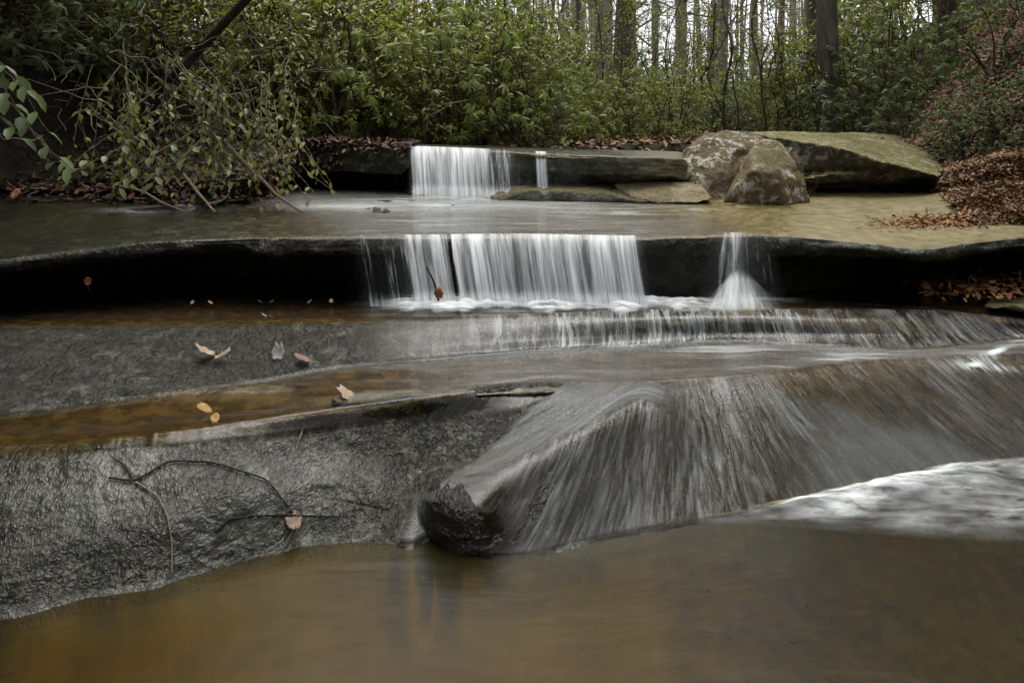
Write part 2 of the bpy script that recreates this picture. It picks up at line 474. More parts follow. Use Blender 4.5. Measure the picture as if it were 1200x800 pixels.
B0 = kp(cols, (-700, 495, .255), (0, 489, .258), (100, 478, .258), (200, 466, .258), (300, 452, .258), (400, 434, .257), (500, 425, .257), (640, 414, .258), (760, 407, .26), (850, 404, .262), (950, 409, .262), (1050, 414, .262), (1150, 407, .265), (1200, 400, .265), (1900, 400, .265))
B1 = kp(cols, (-700, 450, .30), (0, 446, .295), (100, 444, .292), (200, 436, .288), (300, 430, .286), (400, 418, .286), (500, 411, .286), (640, 401, .290), (760, 394, .292), (850, 391, .293), (950, 394, .293), (1050, 397, .293), (1150, 395, .285), (1200, 393, .278), (1900, 391, .278))
B2 = kp(cols, (-700, 400, .35), (0, 399, .345), (200, 396, .343), (400, 391, .342), (640, 381, .345), (850, 376, .347), (1000, 378, .347), (1150, 383, .318), (1200, 384, .305), (1900, 384, .305))
B3 = kp(cols, (-700, 384, .365), (0, 382, .365), (200, 381, .365), (400, 378, .363), (520, 375, .362), (640, 372, .361), (850, 366, .362), (1000, 367, .361), (1100, 369, .357), (1150, 374, .343), (1200, 378, .328), (1900, 380, .325))
B4 = kp(cols, (-700, 372, .348), (0, 371, .348), (300, 368, .348), (640, 358, .348), (850, 352, .352), (1000, 350, .352), (1100, 350, .352), (1200, 350, .345), (1900, 350, .34))
C5 = kp(cols, (-700, 330, .56), (-100, 314, .60), (0, 305, .62), (100, 293, .64), (200, 284, .66), (300, 280, .672), (400, 280, .675), (480, 280, .678), (600, 279, .68), (740, 281, .678), (800, 279, .68), (900, 277, .682),
        (1000, 284, .67), (1060, 291, .655), (1090, 293, .65), (1130, 287, .66), (1200, 279, .68), (1900, 260, .72))
Cl = off(C5, -.012, cu((-700, -.02), (0, -.02), (280, -.022), (300, -.055), (460, -.05), (480, -.018), (760, -.018), (800, -.02), (900, -.03), (1080, -.02), (1200, -.035), (1900, -.03)))
Cm = off(C5, cu((-700, .06), (280, .06), (300, .03), (430, .05), (480, .06), (740, .06), (800, .02), (900, .02), (1000, .05), (1060, .10), (1900, .10)), cu((-700, -.07), (280, -.07), (300, -.09), (460, -.08), (480, -.06), (760, -.08), (900, -.10), (1050, -.07), (1900, -.08)))
Cb = off(C5, cu((-700, .55), (400, .5), (470, .20), (740, .16), (800, .05), (880, .05), (940, .22), (1000, .38), (1060, .55), (1900, .55)), cu((-700, -.10), (400, -.12), (480, -.12), (760, -.14), (900, -.16), (1000, -.12), (1900, -.12)))
C0 = off(C5, cu((-700, .60), (400, .55), (470, .24), (740, .20), (800, .10), (880, .10), (940, .26), (1000, .42), (1060, .6), (1900, .6)), .356-C5[:, 2])
C00 = off(C5, cu((-700, .1), (400, .08), (740, -.02), (900, .0), (1000, .1), (1900, .15)), .345-C5[:, 2])
T3 = kp(cols, (-700, 290, .64), (0, 282, .665), (200, 266, .69), (400, 262, .700), (600, 260, .702), (800, 260, .702), (1000, 262, .70), (1200, 262, .715), (1900, 245, .78))
T3b = kp(cols, (-700, 262, .72), (0, 256, .735), (200, 248, .722), (290, 247, .72), (400, 248, .722), (600, 251, .718), (800, 250, .72), (1000, 247, .725), (1150, 250, .745), (1200, 250, .76), (1900, 225, .86))
T3c = kp(cols, (-700, 250, .76), (0, 244, .765), (200, 241, .755), (300, 236, .755), (400, 236, .758), (600, 238, .750), (800, 242, .738), (1000, 239, .742), (1120, 240, .775), (1200, 232, .82), (1900, 205, .95))
D0 = kp(cols, (-700, 240, .79), (0, 238, .785), (200, 238, .765), (320, 232, .765), (345, 229, .765), (480, 230, .762), (600, 230, .758), (700, 231, .75), (800, 233, .748), (900, 230, .755), (950, 226, .76), (1080, 226, .77), (1120, 228, .81), (1200, 212, .90), (1900, 185, 1.05))
D4 = kp(cols, (-700, 200, .98), (0, 209, .87), (160, 213, .86), (280, 212, .87), (330, 190, .97), (350, 171, 1.065), (480, 174, 1.058), (560, 177, 1.045), (640, 181, 1.03), (740, 184, 1.018), (795, 186, 1.005), (835, 206, .86), (1080, 206, .86), (1120, 200, .93), (1200, 184, 1.03), (1900, 160, 1.15))
mk_ = cu((-700, 0), (318, 0), (345, 1), (470, 1), (482, .12), (640, .12), (700, .2), (800, .3), (830, 0), (1110, 0), (1900, 0))
D3 = off(D4, -.015-.01*mk_, -.02-.02*mk_)
D2 = off(D4, -.02-.015*mk_, -.085-.085*mk_); D2[:, 2] = np.where(mk_ < .01, D4[:, 2]*.5+D0[:, 2]*.5, D2[:, 2])
Y2 = np.where(mk_ < .01, (D4[:, 1]+D0[:, 1])/2, D2[:, 1]); D2 = np.stack([XR*Y2, Y2, D2[:, 2]], 1)
Db = np.stack([XR*(D2[:, 1]+.5*mk_), D2[:, 1]+.5*mk_, D2[:, 2]*.5+D0[:, 2]*.5+.04*mk_], 1)
Yd = np.maximum(D0[:, 1], (Db[:, 1]-.02)*np.clip(mk_*3, 0, 1)); D0b = np.stack([XR*Yd, Yd, D0[:, 2]], 1)
E0 = off(D4, .5, cu((-700, .15), (300, .1), (350, .01), (900, .0), (1900, .2)))
E1 = off(D4, 1.4, cu((-700, .4), (300, .2), (350, .0), (1000, -.02), (1900, .6)))
E2 = off(D4, 1.8, -.5)
_ker = np.hanning(181); _ker /= _ker.sum()
Ws = np.convolve(np.pad(W[:, 1], 90, mode='edge'), _ker, mode='valid'); Ws = Ws-.05; Ws = np.stack([XR*Ws, Ws, 0*Ws], 1)
def bl(row, a, b, wgt):
    w_ = sstep(a, b, cols)[:, None]; Yn = row[:, 1]*(1-w_[:, 0])+wgt[:, 1]*w_[:, 0]; zn = row[:, 2]*(1-w_[:, 0])+wgt[:, 2]*w_[:, 0]
    return np.stack([XR*Yn, Yn, zn], 1)
def chd(a, b, t, dz): return a*(1-t)+b*t+np.array([0, 0, dz])
M1 = bl(M1, 560, 620, chd(W, M2, .5, .010))
M1 = bl(M1, 720, 830, chd(W, A, .30, .012)); M2 = bl(M2, 740, 850, chd(W, A, .58, .020)); M3 = bl(M3, 740, 850, chd(W, A, .78, .022)); M4 = bl(M4, 740, 850, chd(W, A, .91, .014))
R0 = off(Ws, -1.5, -.45); R1 = off(Ws, -.8, -.28); R2 = off(Ws, -.25, -.14)
ROWS = [('R0', R0, 8), ('R1', R1, 14), ('R2', R2, 14), ('W', W, 40), ('M1', M1, 40), ('M2', M2, 34), ('M3', M3, 34), ('M4', M4, 24), ('A', A, 16), ('A2', A2, 26), ('B0', B0, 30), ('B1', B1, 30), ('B2', B2, 14),
        ('B3', B3, 18), ('B4', B4, 14), ('C00', C00, 14), ('C0', C0, 14), ('Cb', Cb, 24), ('Cm', Cm, 16), ('Cl', Cl, 12), ('C5', C5, 36), ('T3', T3, 24), ('T3b', T3b, 20), ('T3c', T3c, 22), ('D0', D0b, 14), ('Db', Db, 16),
        ('D2', D2, 16), ('D3', D3, 8), ('D4', D4, 14), ('E0', E0, 14), ('E1', E1, 4), ('E2', E2, 0)]
G = np.stack([r[1] for r in ROWS])                     # rows x cols x 3
chord = np.linalg.norm(np.diff(G, axis=0), axis=2)
par = np.concatenate([[0], np.cumsum(chord[:, 100:-100].mean(1)+.02)])
q = []; rowidx = {}
for k, (nm, _, n) in enumerate(ROWS[:-1]):
    rowidx[nm] = len(q)
    q += list(np.linspace(par[k], par[k+1], n, endpoint=False))
rowidx['E2'] = len(q); q.append(par[-1]); q = np.array(q)
S = pchip(par, G, q)                                   # smooth undisplaced surface
nr, nc = S.shape[:2]
def normals(S):
    du = np.gradient(S, axis=1); dv = np.gradient(S, axis=0)
    n = np.cross(du, dv); return n/(np.linalg.norm(n, axis=2)[..., None]+1e-9)
Nn = normals(S)
PX = np.broadcast_to(cols, (nr, nc)).copy()
PY = HZ-(S[..., 2]-CH)*F/S[..., 1]
VI = np.broadcast_to(np.arange(nr)[:, None], (nr, nc))
def zone(a, b, soft=4):                                # rows between two feature lines
    i, j = rowidx[a], rowidx[b]
    return sstep(i-soft, i+soft, VI)*(1-sstep(j-soft, j+soft, VI))
def box(x0, x1, y0, y1, sx=30, sy=8):
    return sstep(x0-sx, x0+sx, PX)*(1-sstep(x1-sx, x1+sx, PX))*sstep(y0-sy, y0+sy, PY)*(1-sstep(y1-sy, y1+sy, PY))
arc = np.concatenate([np.zeros((1, nc)), np.cumsum(np.linalg.norm(np.diff(S, axis=0), axis=2), 0)])
# streamlines: where the water that passes here left the lip
SU = PX.copy()
def fan(rA, rW, kf):
    i0, i1 = rowidx[rW], rowidx[rA]
    lip = PY[i1]
    for i in range(i0, i1):
        tgt = cols+pchip([p[0] for p in kf], [p[1] for p in kf], cols)*(PY[i]-lip)
        tgt = np.maximum.accumulate(tgt+np.arange(nc)*1e-6)
        SU[i] = np.interp(cols, tgt, cols)
fan('A', 'W', [(-700, 0), (480, -.3), (600, -.75), (700, -.50), (780, -.05), (850, .40), (950, .80), (1100, 1.05), (1900, 1.2)])
fan('B3', 'B0', [(-700, 0), (560, 0), (800, .12), (900, .35), (1000, .6), (1150, 1.0), (1900, 1.0)])
SU[:rowidx['W']] = SU[rowidx['W']]
X, Y, Z = S[..., 0], S[..., 1], S[..., 2]
slope = 1-np.abs(Nn[..., 2])
XB = np.interp(PY, [452, 480, 510, 545, 585, 640], [665, 622, 590, 552, 484, 466])      # where the dry slab ends and the water begins
onwet = sstep(-9, 9, PX-XB+7*fbm(X*9, Y*9, 0*X, 2, 181))
wetflow = zone('W', 'A', 3)*onwet + zone('B0', 'B3', 2)*sstep(440, 560, PX)
wetflow = np.clip(wetflow, 0, 1)
_b = sstep(500, 548, cols)
ridge_py = ((PY[rowidx['M2']]-2)*_b+(PY[rowidx['W']]-2)*(1-_b))[None]
chute = box(470, 770, 452, 640, 25, 8)*zone('W', 'A', 3)*(1-sstep(-6, 4, PY-ridge_py))*onwet
inch = (chute > .25) & (PY < ridge_py)
SU = np.where(inch, (PY-ridge_py)*3.2+2000+.3*PX, SU); arc = np.where(inch, -PX/330., arc)
dryslab = zone('W', 'A', 3)*(1-onwet)
# displacement
d = .022*fbm(X*1.6, Y*1.6, Z*1.6, 3, 1)*(.4+.6*sstep(.02, .2, slope))
d += .011*fbm(X*7, Y*7, Z*9, 4, 2)*(.35+.9*sstep(.03, .3, slope))*(1-.5*wetflow)
led = .35*fbm(X*2.2+3*fbm(X*1.1, Y, Z, 2, 9), Y*3, Z*30, 3, 5)+.8*fbm(X*9, Y*9, Z*12, 4, 6)                    # thin beds show on the steep faces
d += .016*led*sstep(.25, .7, slope)
rid = 1-np.abs(fbm(X*13+.6*Y*9, Y*17, Z*13, 3, 7)); d += .010*(rid-.75)*(dryslab*.9+.35*zone('B0', 'B3', 2)*(1-sstep(420, 560, PX))+.25*wetflow)
strk = fbm(SU*.045, arc*2.2, 0*X, 3, 21); nosem = np.exp(-((PX-530)/42)**4)*np.exp(-((PY-605)/70)**4); d += .007*strk*wetflow*(1-nosem)
nose = np.exp(-((PX-528)/26)**2-((PY-600)/42)**2); d += .018*nose
flatA = zone('A2', 'B0', 4)+zone('B3', 'C0', 3)+zone('C5', 'D0', 3)*.55
d *= 1-.55*np.clip(flatA, 0, 1)
# little rock ribs standing out of the channel
_sz = (Z+.05*fbm(X*1.2, Y*1.2, 0*Z, 3, 201)+.25*Y*0)/.045; _fr = _sz-np.floor(_sz)
d += .011*(_fr**1.5-.5)*(1-sstep(.88, 1, _fr)*1.0)*(dryslab*.8+.7*zone('B0', 'B3', 2)*(1-sstep(430, 560, PX)))*sstep(-.25, .3, fbm(X*2, Y*2, Z*2, 2, 203))
d += .016*fbm(X*11, Y*11, Z*13, 3, 205)*zone('Cm', 'C5', 3)*(1-.8*sstep(430, 480, PX)*(1-sstep(740, 780, PX)))
rib = np.exp(-((PY-(470-.045*(PX-300)))/5.)**2)*sstep(330, 440, PX)*(1-sstep(640, 690, PX))
d += .020*rib*zone('M4', 'B0', 3)
d += .018*np.exp(-((PY-(462-.01*(PX-100)))/9.)**2)*sstep(-50, 80, PX)*(1-sstep(330, 420, PX))*zone('A2', 'B2', 3)
crack = np.exp(-((PY-(419+6*np.sin(PX*.021)+4*np.sin(PX*.05)))/1.5)**2)*(1-sstep(230, 300, PX))*zone('B0', 'B3')
crack += np.exp(-((PY-(396+5*np.sin(PX*.03)))/1.4)**2)*box(110, 210, 385, 410, 15, 8)
crack += .0*np.exp(-((PY-(249+2*np.sin(PX*.02)+1.5*np.sin(PX*.07)))/.9)**2)*(1-sstep(430, 540, PX))*zone('T3', 'D0')
crack += .5*np.exp(-((PY-(446+5*np.sin(PX*.017)+2*np.sin(PX*.09)))/1.6)**2)*(1-sstep(210, 280, PX))*zone('A2', 'B3')
crack += .35*np.exp(-((PY-(588+.10*(PX-400)+4*np.sin(PX*.03)))/2.)**2)*box(330, 470, 560, 615, 20, 8)
crack *= np.clip(.6+1.6*fbm(X*3, Y*3, Z, 2, 171), 0, 1)
d -= .022*crack
fac = (PX > -40) & (PX < 1240)
D3d = S+Nn*d[..., None]
bed = mk('streambed_rock', D3d.reshape(-1, 3), gridfaces(nr, nc), M['bed'])
tag(bed, kind='structure'); bed['label'] = 'stepped ledges of wet grey bedrock crossing the stream'
uvset(bed, SU/900*3.2, arc)
n1 = fbm(X*2.5, Y*2.5, Z*2.5, 4, 31); n2 = fbm(X*6, Y*6, Z*6, 3, 37)
def blob(x, y, rx, ry): return np.exp(-((PX-x)/rx)**2-((PY-y)/ry)**2)
brown = zone('A', 'B0', 5)*1.0 + zone('B3', 'C0', 4) + .95*zone('W', 'B0')*sstep(840, 900, PX)*(1-sstep(-10, 12, PY-(442+(PX-860)*.31+5*np.sin(PX*.05))))
brown += (1-sstep(rowidx['W']-9, rowidx['W']-1, VI))*.95 + .55*zone('T3', 'D0')*(1-sstep(40, 330, PX))+.6*zone('C5', 'D0')*box(300, 900, 236, 280, 60, 8)
brown += .5*zone('B1', 'B3')*sstep(820, 1000, PX) + .5*zone('D2', 'E0', 2)*sstep(700, 780, PX)
brown = np.clip(brown+.35*n1*(brown > .05), 0, 1)
tan = zone('C5', 'D0', 2)*sstep(760, 900, PX+3*(PY-255)*-1)+.45*zone('D2', 'E1', 2)*sstep(700, 790, PX)
tan = np.clip(tan*(.9+.4*n1)+.35*zone('C5', 'D0', 2)*sstep(560, 760, PX), 0, 1)
moss = .9*zone('T3', 'E1')*(1-sstep(150, 330, PX))+.9*zone('C0', 'Cl', 2)*sstep(860, 960, PX)+.7*zone('Cl', 'T3')*(1-sstep(60, 280, PX))+.5*zone('D2', 'E0')*box(640, 760, 150, 240)
moss += .8*blob(60, 600, 90, 60)*zone('W', 'A')+.6*blob(260, 395, 60, 12)+.6*blob(330, 400, 40, 12)+.7*blob(310, 628, 24, 9)
moss = np.clip(moss+.3*n2*(moss > .05), 0, 1)
dark = .75*zone('C0', 'Cm', 2)+.65*blob(530, 605, 24, 42)+.8*blob(50, 620, 90, 55)*(.5+n2)+.6*blob(180, 640, 90, 40)*(.5+n2)+.5*blob(310, 400, 90, 14)*(.5+n2)+.4*crack  # middle undercut's shade painted in, plus the rock's own dark patches
dark += .8*zone('D0', 'D2', 2)*(1-sstep(470, 490, PX)) + .45*np.exp(-((PY-(455-.03*(PX-500)))/4.)**2)*box(455, 650, 440, 475, 20, 8)  # first term paints the upper undercut's shade into the rock
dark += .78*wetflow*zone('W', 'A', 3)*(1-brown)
dark += .55*zone('C5', 'E1')*(1-sstep(120, 330, PX))*(1+.5*n1)  # wet left ledge, darkened further for the overhanging bank's shade
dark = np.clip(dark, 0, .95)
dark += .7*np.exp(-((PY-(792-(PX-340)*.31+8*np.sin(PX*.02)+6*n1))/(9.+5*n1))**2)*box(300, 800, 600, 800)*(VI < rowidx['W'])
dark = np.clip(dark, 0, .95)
flowy = np.clip(wetflow+chute, 0, 1)*(1-nosem)
under = VI < rowidx['W']-2
rugged = np.clip(.18+.85*dryslab*np.clip(.75+1.3*fbm(X*1.3, Y*2.2, Z, 3, 133), .15, 1.3)+.55*wetflow+.75*zone('B0', 'B3')*(1-sstep(640, 800, PX))+.5*zone('C0', 'C5')-.1*flatA, .1, 1)
rugged = np.where(under, .0, rugged)
dry = np.clip(zone('C5', 'D0', 2)*sstep(900, 1000, PX)*.75+.5*zone('D2', 'E1')*sstep(700, 780, PX), 0, 1)
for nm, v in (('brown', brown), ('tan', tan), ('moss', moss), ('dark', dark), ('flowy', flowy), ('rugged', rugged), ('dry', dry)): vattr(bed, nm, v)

# ------------------------------------------------------------------ running water over the ledges
i0, i1, i2, i3 = rowidx['W'], rowidx['C0'], rowidx['Cl']+6, rowidx['E0']
def film(r0, r1, name, lift, cover, foam, steep, mist):
    sl = slice(r0, r1)
    Sf = S[sl]+Nn[sl]*(lift[sl][..., None] if np.ndim(lift) else lift)
    jit = .0025*fbm(SU[sl]*.06, arc[sl]*1.2, 0*X[sl], 3, 51)+.003*fbm(X[sl]*3, Y[sl]*8, 0*X[sl], 3, 55)
    Sf = Sf+Nn[sl]*jit[..., None]
    h, w = Sf.shape[:2]
    f = gridfaces(h, w)
    cv = cover[sl].ravel()
    f = f[cv[f].max(1) > .01]
    o = mk(name, Sf.reshape(-1, 3), f, M['film'])
    uvset(o, SU[sl]/900*3.2, arc[sl])
    vattr(o, 'cover', np.clip(cv, 0, 1)); vattr(o, 'foam', np.clip(foam[sl], 0, 1)); vattr(o, 'steep', np.clip(steep[sl], 0, 1)); vattr(o, 'mist', np.clip(mist[sl], 0, 1))
    tag(o, kind='structure')
    return o
cover = onwet*zone('W', 'A', 3)                         # the ramp and the chute
cover = np.maximum(cover, zone('M4', 'B0', 6))                                       # channel behind the front slab
cover = np.maximum(cover, sstep(400, 520, PX)*zone('A', 'B3', 5)*(1-0*PX))
cover = np.maximum(cover, (VI >= rowidx['B3']-3)*1.0)
cover[:rowidx['W']+1] = onwet[:rowidx['W']+1]
lift = .005+0*PX
lift += .012*zone('A', 'B0', 6)+.013*zone('B3', 'Cb', 4)
lift += .004*chute+.016*zone('B0', 'B3', 3)+.005*zone('W', 'A', 3)
foam = .120*zone('W', 'A', 3)*(1+1.1*fbm(SU*.012, arc*.8, 0*X, 3, 141))*sstep(560, 640, PX)*(1-sstep(1050, 1200, PX)*.5)
foam += .14*np.exp(-((PY-(470+(760-PX)*.44))/16.)**2)*box(520, 770, 455, 600, 20, 10)
foam += .05*chute
foam += .42*zone('B0', 'B3', 2)*sstep(470, 640, PX)*(1-.5*sstep(880, 1000, PX))*(1+1.0*fbm(SU*.02, arc*.5, 0*X, 3, 143)) + .2*blob(900, 385, 20, 18)
foam += .95*np.exp(-(np.maximum(PY-359-2*n1, 0)/(7+.02*np.abs(PX-620)+6*n2))**2)*sstep(400, 520, PX)*(1-sstep(800, 925, PX))*(VI >= rowidx['B3'])*(1-.3*sstep(780, 820, PX))
foam += .10*zone('A', 'B0')*sstep(380, 520, PX)+.22*np.exp(-((PY-(412+(PX-800)*.05))/6)**2)*box(640, 1050, 395, 440, 60, 6)
rn = np.exp(-((PY-(410+(1200-PX)*.16+7*np.sin((PX-1100)*.045)))/7.5)**2)+.85*np.exp(-((PY-(434-(1200-PX)*.06))/5.)**2)
foam += .66*rn*sstep(1085, 1165, PX)*(.95+.5*n1)
foam += .25*zone('A', 'A2', 8)*sstep(820, 950, PX)
foam += .12*sstep(-.1, .5, n1)*zone('A2', 'B0')*sstep(600, 700, PX)
steepA = np.clip(zone('W', 'A', 8)*sstep(560, 640, PX)+zone('W', 'A', 8)*chute+zone('B0', 'B3', 3), 0, 1)
mist = .11*chute + .03*zone('W', 'A', 3)*sstep(600, 700, PX)*(1-sstep(-8, 14, (442+(PX-860)*.31)-PY)*sstep(840, 900, PX)) + .05*zone('B0', 'B3', 2)*sstep(430, 600, PX)*(1-.7*sstep(860, 1000, PX))
mist += .10*zone('A', 'B0', 4)*sstep(420, 620, PX)*(1-.4*sstep(1000, 1150, PX)) + .10*zone('W', 'B0', 4)*sstep(900, 1000, PX)+.25*foam*zone('B3', 'C0', 3)
mist2 = .17*np.exp(-((PY-262)/20.)**2)*sstep(300, 440, PX)*(1-sstep(700, 860, PX))+.35*np.exp(-((PY-241)/8.)**2)*sstep(280, 360, PX)*(1-sstep(640, 760, PX))
mist *= 1-.7*brown*zone('W', 'A', 3); foam *= 1-.5*brown*zone('W', 'A', 3)*(PX < 1085)
film(i0-2, i1, 'stream_water', lift, cover, foam, steepA, mist)['label'] = 'thin fast water sliding over the lower ledges'
cover2 = np.clip(sstep(230, 470, PX+2.0*(PY-262)*-1)*(1-sstep(800, 930, PX+2.4*(PY-262)*-1)), 0, 1)
cover2 = cover2*(1-zone('D0', 'D3', 1)) 
foam2 = .50*np.exp(-((PY-(240+.008*(PX-400)))/8.)**2)*sstep(280, 360, PX)*(1-sstep(660, 760, PX)) + .40*np.exp(-((PY-248)/7.)**2)*box(720, 830, 236, 256, 20, 6)
foam2 += .28*np.exp(-((PY-264)/14.)**2)*sstep(330, 450, PX)*(1-sstep(740, 800, PX))
foam2 += .45*np.exp(-((PY-233)/4.)**2)*box(470, 580, 225, 240, 15, 4)
film(i2, rowidx['D0']+3, 'stream_water', .006+0*PX, cover2, foam2, 0*PX, mist2)['label'] = 'shallow water spreading over the broad middle ledge'
film(rowidx['D3'], i3, 'stream_water', .006+0*PX, sstep(468, 490, PX)*(1-sstep(700, 740, PX)), 0*PX, 0*PX, 0*PX)['label'] = 'water arriving at the upper lip'

# the pool at the foot
xs = np.linspace(-9, 9, 400); ys = np.concatenate([np.linspace(-7, .8, 40), np.linspace(.83, 3.3, 260)])
XX, YY = np.meshgrid(xs, ys)
ZZ = .004*fbm(XX*1.6, YY*3.2, 0*XX, 3, 61)*sstep(.5, 1.5, YY)
pool = mk('pool_water', np.stack([XX, YY, ZZ], 2).reshape(-1, 3), gridfaces(*XX.shape), M['pool'])
tag(pool, kind='structure'); pool['label'] = 'calm brown pool water below the ledges'
# foam sliding into the pool at the foot of the ramp
us = np.linspace(760, 1500, 420)
yb = np.interp(us, cols, PY[rowidx['W']]); Yb = np.interp(us, cols, Y[rowidx['W']])+.03
vv = np.linspace(0, 1, 90)[:, None]
wid = (.06+.40*sstep(800, 1100, us))[None]
Yf = Yb[None]-vv*wid; Xf = (us[None]-600)/F*Yb[None]+vv*wid*.55
den = (1-vv)**1.2*np.clip(.95+.9*fbm(us[None]*.012+vv*1.5, vv*3, 0*vv, 3, 191), .25, 1.3)*(.35+.65*sstep(860, 960, us)*(1-.62*sstep(1090, 1230, us)))[None]*sstep(790, 850, us)[None]
hump = .038*np.exp(-((vv-.18)/.16)**2)*sstep(840, 1050, us)[None]
Zf = .007+hump*(1+.3*fbm(Xf*7, Yf*12, 0*Xf, 3, 71))+.004*fbm(Xf*20, Yf*24, 0*Xf, 2, 73)*np.exp(-3*vv)
fo = mk('foam', np.stack([Xf, Yf, Zf], 2).reshape(-1, 3), gridfaces(*Xf.shape), M['foam'])
vattr(fo, 'dense', np.clip(den*1.0, 0, 1)); tag(fo, kind='structure'); fo['label'] = 'white foam where the ramp runs into the pool'

# ------------------------------------------------------------------ waterfalls
def fall(px0, px1, zb, fwd, densf, name, label, layers=2, wob_=.006, lean=0., skew=0., ytop=0.0):
    n = int((px1-px0)*2.2); us = np.linspace(px0, px1, n); t = np.linspace(0, 1, 40)[:, None]
    row = S[rowidx['D4']] if zb > .6 else S[rowidx['C5']]
    xt = np.interp(us, cols, row[:, 0]); yt = np.interp(us, cols, row[:, 1]); zt = np.interp(us, cols, row[:, 2])
    vs, fs, uu, vvv, dd = [], [], [], [], []; base = 0
    for L in range(layers):
        fw = fwd*(1-.35*L)*(1 if zb < .6 else 1-.9*sstep(588, 606, us))*(1+.25*fbm(us*.03, 0*us, 0*us+L, 2, 81+L))
        Yf = yt[None]+.04-(fw[None]+.085)*t**.42
        Zf = (zt+.016)[None]-(zt+.016-zb)[None]*np.clip(t-.06, 0, 1)**1.35/(.94**1.35)
        rip = wob_*fbm(us*.22+40*L, 0*us, 0*us, 3, 83)[None]*sstep(.05, .5, t)
        Yf = Yf+rip*1.6
        Xf = xt[None]*(Yf/yt[None])+skew*t**1.5+rip+lean*t*(xt[None]-xt.mean())
        vs.append(np.stack([Xf, Yf, Zf+0*Xf], 2).reshape(-1, 3)); fs.append(gridfaces(40, n)+base); base += 40*n
        uu.append((xt[None]+1.7*L+0*t).ravel()); vvv.append((t+0*Xf).ravel())
        d0 = densf(us)[None]; de = d0*(1-.25*L)*(1-.06*t)+.45*sstep(.80, 1, t)*sstep(.25, .6, d0); dd.append(np.clip(de, 0, 1).ravel())
    o = mk(name, np.concatenate(vs), np.concatenate(fs), M['fall'])
    uvset(o, np.concatenate(uu), np.concatenate(vvv)); vattr(o, 'dense', np.concatenate(dd))
    tag(o, kind='structure'); o['label'] = label
    return o
def dmain(u):
    d_ = pchip([395, 425, 440, 470, 478, 522, 526, 530, 560, 700, 738, 748, 760, 775], [.10, .34, .34, .48, .72, .58, .22, .82, .74, .80, .76, .52, .34, 0], u)
    return d_+.16*fbm(u*.07, 0*u, 0*u, 3, 91)*(d_ > .1)
fall(395, 775, .374, .05, dmain, 'waterfall', 'wide white curtain falling from the middle ledge', 2, skew=.05)
def dup_(u):
    d_ = pchip([474, 481, 486, 555, 566, 585, 605, 624, 630, 637, 643, 655, 680, 720], [0, .6, .88, .84, .70, .50, .48, .36, .92, .85, .36, .40, .30, 0], u)
    return d_+.06*fbm(u*.08, 0*u, 0*u, 2, 93)
fall(474, 722, .765, .13, dup_, 'waterfall', 'small waterfall pouring from the highest ledge', 2, skew=.02)
def dright(u): return pchip([822, 834, 852, 862, 874, 900, 906], [0, .30, .50, .70, .48, .30, 0], u)
fall(822, 906, .370, .05, dright, 'waterfall', 'thin spout right of the wide curtain', 2, lean=.5)
def mound(px0, px1, yb_, depth, z0, hgt, den_, label):
    us = np.linspace(px0, px1, 260); vv = np.linspace(0, 1, 40)[:, None]
    e = sstep(px0, px0+60, us)*(1-sstep(px1-130, px1, us))
    Yf = yb_-vv*depth*(.6+.4*fbm(us*.03, 0*us, 0*us, 3, 151))[None]; Xf = (us[None]-600)/F*Yf
    Zf = z0+hgt*np.exp(-((vv-.25)/.3)**2)*e[None]*(1+.5*fbm(us*.08, 0*us, 0*us, 3, 153))[None]
    o = mk('foam', np.stack([Xf, Yf, Zf+0*Xf], 2).reshape(-1, 3), gridfaces(*Xf.shape), M['foam'])
    vattr(o, 'dense', np.clip((1-vv**2.2)*e[None]*den_, 0, 1)); tag(o, kind='structure'); o['label'] = label
mound(430, 900, 3.68, .33, .388, .024, 1.25, 'white foam band under the wide waterfall')
mound(815, 960, 3.72, .14, .386, .014, 1.0, 'foam under the thin spout')
# skirt of the thin spout: spray fanning over the rock
def skirt():
    n = 120; th = np.linspace(-1, 1, n)[None]; t = np.linspace(0, 1, 40)[:, None]
    c = P(862, 292, 3.68)
    Xf = c[0]+th*(.03+.19*t**.8); Yf = c[1]-.05-.09*t**1.1*(1-.4*th**2); Zf = .60-(.60-.370)*t**1.0-.10*np.abs(th)**2*(1-t)
    o = mk('waterfall', np.stack([Xf+0*t, Yf+0*th, Zf+0*th], 2).reshape(-1, 3), gridfaces(40, n), M['fall'])
    uvset(o, (th*.11+0*t).ravel(), (t+0*th).ravel()); vattr(o, 'dense', (.86*(1-.70*np.abs(th)**1.6)*sstep(0, .45, t)+0*th).ravel())
    tag(o, kind='structure'); o['label'] = 'fanning lower part of the thin spout'
skirt()

# ------------------------------------------------------------------ ground beyond the stream
def ground_z(x, y):
    base = np.where(y > 0, 1.0+.012*np.maximum(y-6, 0)+.0*x, 1.0)
    inner = sstep(6.3, 5.4, y) if False else 1-sstep(5.55, 6.3, y)
    right = np.maximum(0, x-(3.25+.34*np.maximum(y-6, 0)+.02*(y-6)))*1.25
    left = np.maximum(0, -(x+2.7+.26*(y-5)))*1.05
    side = right+left
    side = 6.5*(1-np.exp(-side/6.5))
    z = base+side
    # the stream corridor in front of the upper ledge is cut down
    cr = inner*(1-sstep(2.2, 3.0, x-.25*(y-4)))*(1-sstep(2.6, 3.6, -x+.0*y))
    z = z-cr*1.75
    back = sstep(-4.5, -13, y)*5.5  # unseen rise behind the camera, added to block low sky light
    z = np.where(y < 5.5, z-(1-sstep(3.4, 5.5, y))*.55*(1-cr)*(np.abs(x) < 60), z)
    z = z+back
    return z+.10*fbm(x*.6, y*.6, 0*x, 4, 101)*np.clip(1-cr, 0, 1)+.03*fbm(x*3, y*3, 0*x, 3, 103)*(1-cr)
